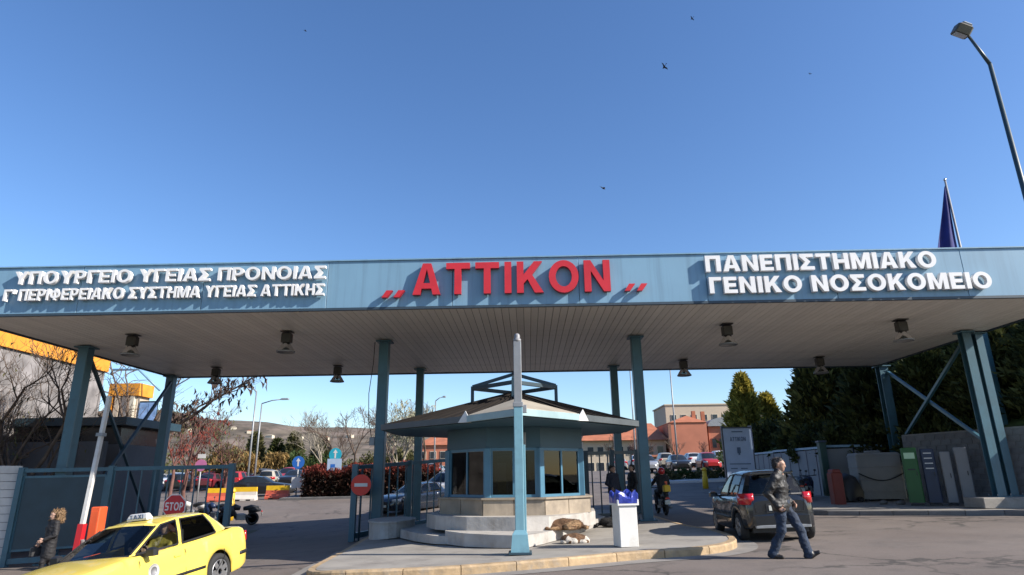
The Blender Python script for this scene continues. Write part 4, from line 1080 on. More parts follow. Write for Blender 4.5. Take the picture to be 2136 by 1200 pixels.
# ------------------------------------------------------------------ vegetation
def leaves(c, n, size, seed, shape, elong=1.0, up=0.0):
    """n small leaf faces; shape(rng, n) returns positions and outward directions as arrays"""
    g = np.random.default_rng(seed); P, D = shape(g, n)
    D = D+g.normal(0, .55, D.shape); D[:, 2] += up; D /= np.linalg.norm(D, axis=1)[:, None]
    a = np.cross(D, g.normal(0, 1, D.shape)); a /= np.linalg.norm(a, axis=1)[:, None]
    s = size*g.uniform(.6, 1.3, n)[:, None]
    V = np.stack([P-a*s*.5, P+D*s*.45*elong-a*s*.12+0, P+D*s*elong, P+D*s*.45*elong+a*s*.5], 1).reshape(-1, 3)+np.array(c)
    return V
def leaf_obj(name, V, mat, parent):
    n = len(V)//4; me = bpy.data.meshes.new(name)
    V = V-np.array(wmat(parent).translation)
    me.vertices.add(len(V)); me.vertices.foreach_set('co', V.astype(np.float32).ravel())
    me.loops.add(4*n); me.loops.foreach_set('vertex_index', np.arange(4*n, dtype=np.int32))
    me.polygons.add(n); me.polygons.foreach_set('loop_start', np.arange(0, 4*n, 4, dtype=np.int32)); me.polygons.foreach_set('loop_total', np.full(n, 4, np.int32))
    me.materials.append(mat); me.update(calc_edges=True)
    o = bpy.data.objects.new(name, me); C.objects.link(o); o.parent = parent; return o
def conifer(x, y, z, h, r, seed, mat, label, n=5200, size=.26, group=None, pw=.75, cat='tree', base=.06):
    t = thing('conifer_tree', label, cat, (x, y, z), 0, group)
    put('trunk', MB().tube([(x, y, z-.3), (x+.05, y, z+h*.4), (x, y, z+h*.9)], [.16*h/7, .10*h/7, .02], 8), m_bark, t)
    rr = random.Random(seed); ph = [rr.uniform(0, 6.28) for _ in range(6)]
    def shape(g, n):
        u = g.uniform(0, 1, n)**.8; a = g.uniform(0, 2*np.pi, n)
        zz = base+(1-base)*u
        prof = np.minimum(1, (zz/.14)**.6)*(1-zz)**pw*1.25+.02
        lob = 1+.22*np.sin(5*a+ph[0]+7*zz)+.16*np.sin(9*a+ph[1]-19*zz)+.10*np.sin(3*a+ph[2]+31*zz)
        q = np.sqrt(g.uniform(.30, 1, n)); R = r*prof*lob*q
        P = np.stack([R*np.cos(a), R*np.sin(a), zz*h+g.normal(0, .06*h/7, n)], 1)
        return P, np.stack([np.cos(a), np.sin(a), np.full(n, .5)], 1)
    leaf_obj('crown', leaves((x, y, z), n, size, seed, shape, 1.9, .55), mat, t)
    return t
def shrub(name, x, y, z, rx, ry, h, seed, mat, label, n=2500, size=.16, cat='shrub', group=None):
    t = thing(name, label, cat, (x, y, z), 0, group)
    mb = MB()
    for k in range(4): mb.tube([(x+.05*k, y, z-.1), (x+rx*.4*math.cos(k*1.6), y+ry*.4*math.sin(k*1.6), z+h*.7)], [.05, .015], 5)
    put('stems', mb, m_bark, t)
    def shape(g, n):
        D = g.normal(0, 1, (n, 3)); D /= np.linalg.norm(D, axis=1)[:, None]; D[:, 2] = np.abs(D[:, 2])
        a = np.arctan2(D[:, 1], D[:, 0]); q = g.uniform(.55, 1, n)**.5*(1+.14*np.sin(4*a+seed)+.12*np.sin(7*D[:, 2]*3+a*3))
        return D*q[:, None]*np.array([rx, ry, h]), D
    leaf_obj('foliage', leaves((x, y, z), n, size, seed, shape, 1.3, .2), mat, t)
    return t
l_dark = Mleaf("dark_conifer_leaf", (.012, .020, .007), (.10, .105, .03), .25)
l_gold = Mleaf("golden_cypress_leaf", (.09, .10, .018), (.52, .42, .08), .35)
l_green = Mleaf("green_leaf", (.02, .04, .012), (.07, .10, .025), .2)
l_redtop = Mleaf("red_hedge_leaf", (.10, .018, .014), (.26, .06, .04), .2)
l_reddark = Mleaf("dark_hedge_leaf", (.014, .012, .008), (.06, .022, .014), .1)
l_willow = Mleaf("golden_willow_leaf", (.16, .10, .03), (.34, .22, .08), .3)
l_olive = Mleaf("olive_leaf", (.05, .055, .02), (.13, .12, .05), .2)
l_pod = Mleaf("dry_seed_pod", (.03, .02, .016), (.09, .055, .04), .1)

l_tip = Mleaf('sunlit_tip_conifer_leaf', (.012, .02, .007), (.24, .21, .05), .25)  # golden leaf faces paint sunlit tips into the dark crowns
ORD = ['leftmost', 'second from left', 'third from left', 'fourth from left', 'fifth from left', 'sixth from left', 'seventh from left', 'eighth from left', 'ninth from left', 'tenth from left', 'eleventh from left', 'twelfth from left']
dk = [(20.5, 42, 6.6, 2.3), (18.3, 38.5, 5.9, 1.9), (21.2, 35.2, 6.4, 2.3), (18.9, 33, 5.4, 1.9), (22.3, 31, 6.0, 2.2), (19.6, 29, 5.0, 1.9), (24.6, 34.2, 6.6, 2.4), (22.2, 26.4, 5.0, 2.0), (26.2, 29.5, 5.8, 2.3), (18.6, 25.6, 4.4, 1.7), (25.0, 41.5, 7.0, 2.5), (29.0, 34, 6.6, 2.5), (24.9, 24.6, 4.6, 2.0),
      (16.9, 31.0, 4.4, 1.6), (16.3, 35.5, 4.8, 1.7), (17.4, 28.0, 3.6, 1.5), (19.4, 22.6, 4.6, 1.7), (21.6, 21.8, 5.0, 1.9), (23.6, 22.2, 5.4, 2.0)]
dk.sort(key=lambda q: q[0]/q[1])
for i, (x, y, h, r) in enumerate(dk):
    w_ = ORD[i] if i < 12 else ORD[18-i].replace('left', 'right')
    conifer(x, y, 2.3+.25*min(4, max(0, x-15))*.5, h+.6, r, 20+i, l_tip if x/y < .50 else l_dark, 'dark broad conifer behind the right wall and fence, %s of the row' % w_, n=5600 if y > 30 else 13000, size=.32 if y > 30 else .19, group='dark conifers behind the right wall', pw=.55, base=.0)
conifer(15.15, 45.0, 1.4, 6.75, 1.55, 51, l_gold, 'tall sunlit golden cypress with a pointed top behind the information board', n=9000, size=.24, pw=.85)
conifer(16.9, 45.6, 1.6, 5.2, 1.3, 52, l_gold, 'shorter golden cypress between the tall one and the dark conifers', n=6000, size=.24, pw=.8)
for i, (x, y, rx, h) in enumerate(((15.2, 41.5, 1.2, 2.6), (16.6, 41, 1.5, 2.9), (18.2, 37.0, 1.5, 2.6), (17.2, 34.2, 1.3, 2.2), (18.5, 29.9, 1.6, 1.9), (17.0, 31.8, 1.3, 2.0))):
    shrub('dark_shrub', x, y, 1.9, rx, rx, h, 70+i, l_dark, 'low dark shrub along the top of the white sheet fence, %s of six' % ('nearest', 'second nearest', 'third nearest', 'third farthest', 'second farthest', 'farthest')[(4, 5, 3, 2, 0, 1)[i]], 2200, .26, group='dark shrubs behind the sheet fence')
for i, (x, y, r, h) in enumerate(((15.6, 29.7, 1.2, 1.6), (14.7, 31.0, 1.0, 1.5), (14.7, 33.6, 1.2, 1.7), (15.1, 36.4, 1.3, 1.9), (16.6, 26.6, 1.3, 1.5), (17.2, 24.6, 1.1, 1.2))):
    shrub('dark_bush', x, y, 2.05, r, r, h, 80+i, l_dark, 'dark bush on the bank, %s' % ('beside the right rear column', 'nearest to the green pillar', 'second beyond the green pillar', 'third beyond the green pillar', 'above the middle of the block wall', 'above the right end of the block wall')[i], 2200, .26, group='dark bushes on the bank')
# planter strip and kerb beyond the right lane
for i in range(6): shrub('kerb_shrub', 9.6+1.35*i, 46.2+.3*(i % 2), zg(10, 46), .8, .6, .75, 90+i, l_green if i % 2 else l_olive, 'low green shrub in the planting strip before the right car park, %s' % ORD[i], 900, .16, group='shrubs in the planting strip')
pk = put('planting_kerb', MB().prism([Vector(p) for p in ((7.2, 44.6), (19, 44.6), (19, 48), (7.2, 48))], lambda x, y: zg(x, y)-.1, lambda x, y: zg(x, y)+.16), m_white); pk['kind'] = 'structure'
pk = put('planting_kerb', MB().prism([Vector(p) for p in ((-16.2, 42.6), (-6.0, 41.2), (-6, 46), (-16.2, 46))], lambda x, y: zg(x, y)-.1, lambda x, y: zg(x, y)+.14), m_kerbgrey); pk['kind'] = 'structure'
# red tipped hedge left of the booth
hd = thing('red_hedge', 'clipped dark hedge with red leaf tips behind the no entry sign', 'hedge', (-10.5, 44, zg(-10, 44)))
mb = MB(); rr = random.Random(2)
for k in range(20):
    x = -14.4+.43*k; y = 43.9-.1*k+rr.uniform(-.3, .3); mb.tube([(x, y, zg(x, y)-.1), (x+rr.uniform(-.2, .2), y, zg(x, y)+1.5)], [.05, .02], 5)
put('stems', mb, m_bark, hd)
def hedge_shape(top):
    def s(g, n):
        u = g.uniform(0, 1, n); x = -15.0+9.2*u; y = 43.9-1.9*u+g.uniform(-.9, .9, n)
        zb = np.array([zg(a, b) for a, b in zip(x, y)])
        hh = 1.85+.12*np.sin(x*2.1)+.1*np.sin(x*5.3)
        z = zb+(g.uniform(.72, 1.03, n) if top else g.uniform(.02, .85, n))*hh
        D = np.stack([g.normal(0, .4, n), -np.ones(n)*.8, np.full(n, 1.0 if top else .2)], 1)
        return np.stack([x, y, z], 1), D
    return s
leaf_obj('dark_foliage', leaves((0, 0, 0), 17000, .19, 5, hedge_shape(False), 1.3), l_reddark, hd)
leaf_obj('red_tips', leaves((0, 0, 0), 5000, .15, 6, hedge_shape(True), 1.3, .3), l_redtop, hd)

def bare(name, x, y, z, h, r, seed, mat, label, depth=5, group=None, lean=(0, 0), pods=None, first=.35, spread=.62, nb=(2, 3), thick=1.0):
    rr = random.Random(seed); t = thing(name, label, 'tree', (x, y, z), 0, group)
    tr = MB(); br = MB(); tips = []
    def grow(p, d, L_, rad_, lev):
        n = 3; pts = [p]; q = p.copy(); dd = d.copy()
        for k in range(n):
            dd = (dd+Vector((rr.uniform(-1, 1), rr.uniform(-1, 1), rr.uniform(-.5, .8)))*.14).normalized()
            q = q+dd*(L_/n); pts.append(q.copy())
        rs = [rad_*(1-.35*k/n) for k in range(n+1)]
        (tr if lev == 0 else br).tube(pts, rs, 7 if lev == 0 else (5 if lev < 3 else 3), cap=False)
        if lev >= depth: tips.append(q); return
        for k in range(rr.randint(*nb)+(1 if lev == 0 else 0)):
            ax = dd.orthogonal().normalized(); ax.rotate(Matrix.Rotation(rr.uniform(0, 6.28), 3, dd))
            nd = (dd+ax*rr.uniform(.45, 1.0)*spread*1.5+Vector((0, 0, .18))).normalized()
            s = pts[-1] if k == 0 else pts[rr.randint(1, n)]
            grow(s, nd, L_*rr.uniform(.60, .82), max(.006*thick, rad_*rr.uniform(.5, .66)), lev+1)
        if lev >= 2: tips.append(q)
    grow(Vector((x, y, z-.15)), Vector((lean[0], lean[1], 1)).normalized(), h*first, r, 0)
    put('trunk', tr, m_bark if mat is m_twig else mat, t); put('branches', br, mat, t)
    if pods:
        pm, num, sz = pods; g = np.random.default_rng(seed); T = np.array([tuple(p) for p in tips])
        P = T[g.integers(0, len(T), num)]+g.normal(0, .12, (num, 3)); P[:, 2] -= .05
        D = np.tile(np.array([0, 0, -1.]), (num, 1))
        leaf_obj('seed_pods' if pm is l_pod else 'foliage', leaves((0, 0, 0), num, sz, seed, lambda gg, n_: (P, D), 2.0, -.4), pm, t)['kind'] = 'stuff'
    return t
bare('bare_tree', -18.9, 24.0, zg(-19, 24), 8.6, .16, 5, m_twig, 'bare dark tree spreading before the grey concrete building', 7, thick=1.3, spread=.62)
bare('bare_tree', -21.2, 26.0, zg(-21, 26), 8.8, .15, 9, m_twig, 'bare twiggy tree close against the grey concrete wall at the left edge', 7, thick=1.25, spread=.66, pods=(l_olive, 300, .10))
bare('bare_tree', -19.9, 25.0, zg(-20, 25), 8.0, .13, 12, m_twig, 'slender bare tree just left of the left front column', 7, thick=1.25, spread=.6)
# pod bearing tree: a long limb reaching to the right, dark pods hanging from its upper twigs
def pod_tree():
    rr = random.Random(31); y0 = 33.0
    t = thing('pod_tree', 'leaning bare tree, its long right limb hung with dark seed pods', 'tree', (-20.6, y0, zg(-20.6, y0)))
    base = Vector((-20.9, y0, zg(-20.6, y0)-.2))
    put('trunk', MB().tube([base, base+Vector((.15, 0, 1.8)), base+Vector((.5, 0, 3.4))], [.24, .2, .16], 9), m_bark, t)
    br = MB(); P = []
    fork = base+Vector((.5, 0, 3.4))
    def limb(p, q, r0, r1, sag, n=9):
        pts = []
        for k in range(n+1):
            s = k/n; c = p.lerp(q, s)+Vector((0, 0, sag*math.sin(math.pi*s)))+Vector((rr.uniform(-1, 1), rr.uniform(-1, 1), rr.uniform(-1, 1)))*.06
            pts.append(c)
        br.tube(pts, [r0+(r1-r0)*k/n for k in range(n+1)], 6, cap=False); return pts
    ends = [(Vector((-14.2, y0, 6.9)), .13, .3), (Vector((-15.8, y0+1, 6.3)), .09, .5), (Vector((-17.8, y0-.6, 7.2)), .10, .2), (Vector((-21.5, y0, 7.3)), .10, .1), (Vector((-24.0, y0-1.5, 6.8)), .11, .5), (Vector((-23.0, y0+.8, 8.0)), .09, .2)]
    for i, (q, r, sag) in enumerate(ends):
        pts = limb(fork, q, r, .025, sag, 11)
        for k in range(3, 12):
            for _ in range(2):
                d = Vector((rr.uniform(-.2, 1.1) if i < 3 else rr.uniform(-1, .6), rr.uniform(-.7, .7), rr.uniform(.1, 1.0))); L_ = rr.uniform(.5, 1.25)
                tw_ = limb(pts[k], pts[k]+d*L_, .022, .010, .05, 4)
                for _ in range(3):
                    e = limb(tw_[rr.randint(1, 4)], tw_[-1]+Vector((rr.uniform(-.5, .7), rr.uniform(-.4, .4), rr.uniform(-.1, .5))), .011, .007, 0, 2)
                    if i < 2: P += [tuple(e[-1])]*2+[tuple(tw_[-1])]
    put('branches', br, m_twig, t)
    g = np.random.default_rng(3); T = np.array(P)
    Q = T[g.integers(0, len(T), 260)]+g.normal(0, .10, (260, 3)); D = np.tile(np.array([0.1, 0, -1.]), (260, 1))
    leaf_obj('seed_pods', leaves((0, 0, 0), 260, .20, 4, lambda a_, n_: (Q, D*3), 2.0, -.6), l_pod, t)['kind'] = 'stuff'
pod_tree()
for i, (x, y, h) in enumerate(((-27.5, 50, 7.2), (-24.3, 46, 6.6), (-29.5, 57, 7.6), (-32.5, 54, 7.0), (-25.6, 55, 6.0))):
    bare('red_twigged_tree', x, y, zg(x, y), h, .15, 40+i, m_twigred, 'bare reddish twigged tree behind the left gate, %s' % ('third from the right', 'rightmost', 'second from the left', 'leftmost', 'second from the right')[i], 6, 'bare red trees on the left', pods=(l_redtop if i % 2 else l_olive, 420, .16), thick=2.0)
for i, (x, y, h) in enumerate(((-28.5, 62, 4.4), (-31.2, 66, 4.6), (-26.8, 68, 4.0))):
    bare('golden_willow', x, y, zg(x, y), h, .14, 60+i, m_twigpale, 'rounded golden leafed willow beyond the left car park, %s' % ('middle one', 'leftmost', 'rightmost')[i], 5, 'golden willows by the car park', pods=(l_willow, 2600, .26), spread=.75)
for i, (x, y, h) in enumerate(((-30.6, 84, 6), (-33.2, 85, 5.4), (-36.5, 86, 6.4), (-28.2, 88, 5.6))):
    conifer(x, y, zg(x, y), h, 1.5, 110+i, l_dark if i % 2 else l_olive, '%s cypress in the row beyond the left car park' % ('olive, third from left', 'dark, second from left', 'olive, leftmost', 'dark, rightmost')[i], 3000, .34, 'cypresses beyond the left car park')
for i, (x, y, rx, h) in enumerate(((-26.5, 73, 2.2, 2.9), (-23.9, 75, 1.9, 2.5), (-18.5, 76, 1.8, 2.6), (-15.0, 70, 1.6, 2.2), (-12.4, 64, 1.7, 2.6))):
    shrub('round_shrub', x, y, zg(x, y), rx, rx, h, 120+i, l_green if i < 2 else l_olive, 'rounded shrub at the back of the left car park, %s' % ('leftmost and greenest', 'second from left', 'middle one', 'second from right', 'rightmost by the hedge')[i], 2600, .28, group='rounded shrubs at the back of the left car park')
for i, (x, y, h) in enumerate(((-22.4, 70, 7.4), (-19.5, 66, 6.9), (-16.6, 62, 6.8), (-14.6, 72, 8.0), (-12.2, 58, 6.4), (-17.5, 80, 8.2), (-25.0, 80, 7.5), (-10.6, 66, 7.2))):
    bare('bare_brown_tree', x, y, zg(x, y), h*1.12, .15, 140+i, m_twigpale if i % 3 == 0 else m_twig, 'bare brown tree beyond the red tipped hedge, %s' % ('second from left', 'third from left', 'fifth from left', 'third from right', 'second from right', 'fourth from left', 'leftmost', 'rightmost')[i], 6, 'bare trees beyond the hedge', thick=2.4, spread=.55)
bare('pale_tree', -10.2, 52, zg(-10, 52), 7.0, .14, 161, m_twigpale, 'tall pale twigged tree rising behind the column left of the booth', 6, pods=(Mleaf("pale_bud", (.28, .27, .17), (.42, .40, .28), .3), 1500, .17), thick=2.4, spread=.42)
for i, (x, y, h) in enumerate(((12.0, 92, 5.2), (16.5, 95, 5.6), (21.5, 96, 4.8), (26, 98, 4.2), (31, 98, 4.4), (14.8, 90, 4.6))):
    bare('bare_brown_tree', x, y, zg(x, y), h, .14, 170+i, m_twigred if i % 2 else m_twig, 'bare tree standing before the hospital, %s' % ('leftmost', 'third from left', 'third from right', 'second from right', 'rightmost', 'second from left')[i], 5, 'bare trees before the hospital', thick=3.2, spread=.55)
# far tree belt at the foot of the hills
g_ = np.random.default_rng(77)
tb = MB().box((0, 0, 0), (.1, .1, .1))
def belt(g, n):
    x = g.uniform(-330, 330, n); y = 330+g.uniform(-60, 60, n); hh = 7+3.0*np.sin(x*.11)+2.5*np.sin(x*.043+1)+2*np.sin(x*.29)
    z = 2+g.uniform(-.2, 1, n)**1.0*hh
    return np.stack([x, y, z], 1), np.stack([g.normal(0, .5, n), -np.ones(n), np.full(n, .6)], 1)
e = thing('x', None, None, (0, 0, 0)); V = leaves((0, 0, 0), 26000, 1.7, 9, belt, 1.4, .2); o = leaf_obj('far_woodland', V, l_olive, e); o.parent = None; bpy.data.objects.remove(e); o['kind'] = 'stuff'; o['label'] = 'far belt of olive and brown trees at the foot of the hills'

# ------------------------------------------------------------------ street lamps, flag, birds
def lamp_post(x, y, h, ax, ay, label, group=None, th=.09, head=True, z=None):
    z0 = zg(x, y) if z is None else z
    t = thing('street_lamp', label, 'street lamp', (x, y, z0), 0, group)
    top = z0+h
    put('pole', MB().tube([(x, y, z0), (x, y, z0+h*.5), (x, y, top)], [th, th*.8, th*.6], 10), m_galv, t)
    put('arm', MB().tube([(x, y, top), (x+ax*.5, y+ay*.5, top+.28), (x+ax, y+ay, top+.38)], [th*.55, th*.5, th*.45], 8), m_galv, t)
    if head: put('lamp_head', MB().bbox((x+ax*1.15, y+ay*1.15, top+.40), (max(.25, abs(ax)*.4), .28, .16), .04), m_galv, t)
    return t
lamp_post(-25.3, 60, 7.6, 1.9, 0, 'tall thin street lamp with arm to the right beyond the left car park', th=.10)
lamp_post(-24.2, 56, 8.4, -.8, 0, 'second tall street lamp close by the left car park lamp', th=.10)
lamp_post(-8.7, 60, 7.2, .7, .1, 'street lamp seen just left of the booth roof', th=.08)
lamp_post(9.8, 60, 9.4, .4, .2, 'slim lamp pole right beside the right booth column', th=.08)
lamp_post(13.6, 60, 9.8, -1.6, 0, 'tall street lamp with arm to the left before the hospital', th=.09)
# the near lamp at upper right
lx, ly = 16.17, 19.0; z0 = zp(lx, ly); t = thing('street_lamp', 'tall near street lamp leaning its floodlight head over at the upper right', 'street lamp', (lx, ly, z0))
put('pole', MB().tube([(lx, ly, z0), (lx, ly, 8), (lx-.02, ly, 15.0)], [.12, .09, .062], 12), m_tealdark, t)
put('base', MB().bbox((lx, ly, z0+.02), (.5, .5, .04), .01), m_tealdark, t)
hx_, hz_ = 15.55, 16.35
put('arm', MB().tube([(lx-.02, ly, 15.0), (lx-.22, ly, 15.5), (hx_+.1, ly, hz_-.12)], [.062, .055, .045], 10), m_tealdark, t)
hd_ = MB().bbox((0, 0, 0), (.52, .42, .34), .05); hd_.xf(Matrix.Translation((hx_-.08, ly-.05, hz_+.02))@Matrix.Rotation(rad(28), 4, 'Y')@Matrix.Rotation(rad(20), 4, 'X'))
put('lamp_head', hd_, M("bronze_lamp_housing", (.13, .11, .08), .4, .4, var=.15), t)
hd_ = MB().bbox((0, 0, 0), (.40, .30, .03), .01); hd_.xf(Matrix.Translation((hx_-.08, ly-.05, hz_+.02))@Matrix.Rotation(rad(28), 4, 'Y')@Matrix.Rotation(rad(20), 4, 'X')@Matrix.Translation((0, 0, -.18)))
put('lens', hd_, m_lamp, t)
hd_ = MB().bbox((0, 0, 0), (.34, .3, .12), .03); hd_.xf(Matrix.Translation((hx_-.08, ly-.05, hz_+.02))@Matrix.Rotation(rad(28), 4, 'Y')@Matrix.Rotation(rad(20), 4, 'X')@Matrix.Translation((.02, 0, .20)))
put('gear_box', hd_, m_galv, t)
# flag
fx, fy = 18.78, 26.0; t = thing('flagpole', 'pale flagpole rising behind the right end of the canopy', 'flagpole', (fx, fy, 3.0))
put('pole', MB().tube([(fx, fy, 2.6), (fx, fy, 8), (fx, fy, 14.0)], [.07, .06, .04], 10), m_cab, t)
put('finial', MB().sphere((fx, fy, 14.03), .065, 10), m_chrome, t)
mb = MB(); nu, nv = 10, 14; vs = []
for j in range(nv):
    s = j/(nv-1); zt_ = 13.75-s*4.3; w = .06+1.0*min(1, s*1.35)
    for i in range(nu):
        u_ = i/(nu-1); x = fx-.05-w*u_; y = fy+.10*math.sin(u_*9+s*2)*min(1, s*3)
        vs.append((x+.02*math.sin(s*7), y, zt_-.12*u_))
mb.add(vs, [(j*nu+i, (j+1)*nu+i, (j+1)*nu+i+1, j*nu+i+1) for j in range(nv-1) for i in range(nu-1)], 0, True)
fl = put('flag', mb, m_flag, loc=(fx, fy, 13.7)); so = fl.modifiers.new('thick', 'SOLIDIFY'); so.thickness = .012
tag(fl, 'navy blue flag hanging limp from the pole above the canopy', 'flag')
def bird(x, y, z, s, rz, bank, label):
    t = thing('bird', label, 'bird', (x, y, z), rz); t.rotation_euler = (bank, .2, rz)
    b = MB().tube([(-.5*s, 0, .02*s), (-.2*s, 0, 0), (.1*s, 0, 0), (.32*s, 0, .03*s), (.42*s, 0, .03*s)], [.01*s, .09*s, .11*s, .07*s, .012*s], 8)
    b.add([(-.45*s, 0, .02*s), (-.72*s, .11*s, .02*s), (-.72*s, -.11*s, .02*s)], [(0, 1, 2)])
    put('body', b, m_bird, t, world=False)
    for sg in (1, -1):
        put('wing', MB().add([(.18*s, .05*s*sg, .04*s), (-.12*s, .05*s*sg, .04*s), (.05*s, .45*s*sg, .16*s), (-.2*s, .42*s*sg, .15*s), (-.12*s, .80*s*sg, .08*s)], [(0, 1, 3, 2), (2, 3, 4)]), m_bird, t, world=False)
bird(10.51, 40, 30.32, .48, 1.9, 1.0, 'largest dark bird high in the sky right of centre')
bird(5.52, 40, 20.66, .46, .6, .5, 'dark bird flying low just above the red letters')
bird(12.94, 40, 34.5, .28, 2.2, .9, 'small bird at the very top of the sky right of centre')
bird(-16.4, 40, 34.36, .26, .3, .3, 'small bird at the top left of the sky')
bird(21.0, 40, 29.4, .2, 1.2, .6, 'tiny bird high above the right white letters')
# ------------------------------------------------------------------ cars
def interp(tab, x):
    if x <= tab[0][0]: return tab[0][1]
    for (a, p), (b, q) in zip(tab, tab[1:]):
        if x <= b:
            t = (x-a)/(b-a); return p+(q-p)*t
    return tab[-1][1]
def sinterp(tab, x):                                   # smooth interpolation
    n = len(tab)
    if x <= tab[0][0]: return tab[0][1]
    for i in range(n-1):
        a, p = tab[i]; b, q = tab[i+1]
        if x <= b:
            t = (x-a)/(b-a)
            m0 = (q-tab[i-1][1])/(b-tab[i-1][0])*(b-a) if i > 0 else q-p
            m1 = (tab[i+2][1]-p)/(tab[i+2][0]-a)*(b-a) if i+2 < n else q-p
            return (2*t**3-3*t*t+1)*p+(t**3-2*t*t+t)*m0+(-2*t**3+3*t*t)*q+(t**3-t*t)*m1
    return tab[-1][1]
SEDAN = dict(W=1.74, wb=2.52, xr=-.98, xf=3.44, rw=.315,
    top=[(-.98, .80), (-.93, .92), (-.8, .99), (-.4, 1.01), (.3, .965), (1.0, .945), (1.7, .93), (2.0, .945), (2.6, .90), (3.1, .82), (3.36, .70), (3.44, .58)],
    low=[(-.98, .44), (-.9, .30), (-.7, .24), (0, .20), (2.5, .20), (3.2, .22), (3.44, .34)],
    hw=[(-.98, .62), (-.93, .72), (-.80, .80), (-.5, .845), (0, .865), (1.2, .87), (2.4, .86), (3.0, .80), (3.3, .68), (3.44, .50)],
    cab=(-.52, 1.92), inset=.12,
    # belt point (x, y), roof point (x, y, z) from the windscreen centre round to the rear window centre
    belt=[(2.08, 0), (2.03, .40), (1.94, .685), (1.86, .715), (.95, None), (.86, None), (-.02, None), (-.28, .71), (-.42, .64), (-.53, .36), (-.56, 0)],
    roof=[(1.30, 0, 1.405), (1.27, .38, 1.39), (1.20, .545, 1.355), (1.10, .56, 1.365), (.84, .575, 1.40), (.74, .575, 1.40), (.16, .565, 1.385), (.02, .555, 1.36), (-.02, .53, 1.345), (.02, .36, 1.375), (.03, 0, 1.39)],
    seg='ggppgpgqppgg'.replace('q', 'g'), crown=.045)
HATCH = dict(W=1.70, wb=2.46, xr=-.62, xf=3.12, rw=.30,
    top=[(-.62, .86), (-.58, .95), (-.45, .985), (.3, .965), (1.0, .94), (1.7, .92), (2.1, .95), (2.6, .90), (2.95, .78), (3.12, .60)],
    low=[(-.62, .40), (-.56, .30), (-.4, .26), (0, .20), (2.4, .20), (3.0, .22), (3.12, .34)],
    hw=[(-.62, .60), (-.59, .67), (-.50, .75), (-.34, .80), (-.05, .84), (.4, .85), (1.4, .85), (2.3, .84), (2.7, .78), (2.98, .64), (3.12, .46)],
    cab=(-.48, 2.02), inset=.10,
    belt=[(2.20, 0), (2.14, .40), (2.04, .68), (1.94, .715), (.98, None), (.88, None), (.02, None), (-.22, .70), (-.43, .60), (-.51, .33), (-.53, 0)],
    roof=[(1.36, 0, 1.50), (1.33, .36, 1.485), (1.26, .53, 1.45), (1.16, .55, 1.46), (.74, .56, 1.50), (.64, .56, 1.50), (.02, .54, 1.475), (-.16, .515, 1.445), (-.25, .46, 1.42), (-.30, .30, 1.44), (-.32, 0, 1.45)],
    seg='gggpgpgppgg', crown=.06)
SEDAN['seg'] = 'ggpgpggppgg'[:10]
SEDAN['seg'] = 'ggpgpgpppg'   # filled per gap below
HATCH['seg'] = 'ggpgpgpppg'
SEDAN['seg'] = ['g', 'g', 'p', 'g', 'p', 'g', 'p', 'p', 'g', 'g']
HATCH['seg'] = ['g', 'g', 'p', 'g', 'p', 'g', 'p', 'p', 'g', 'g']
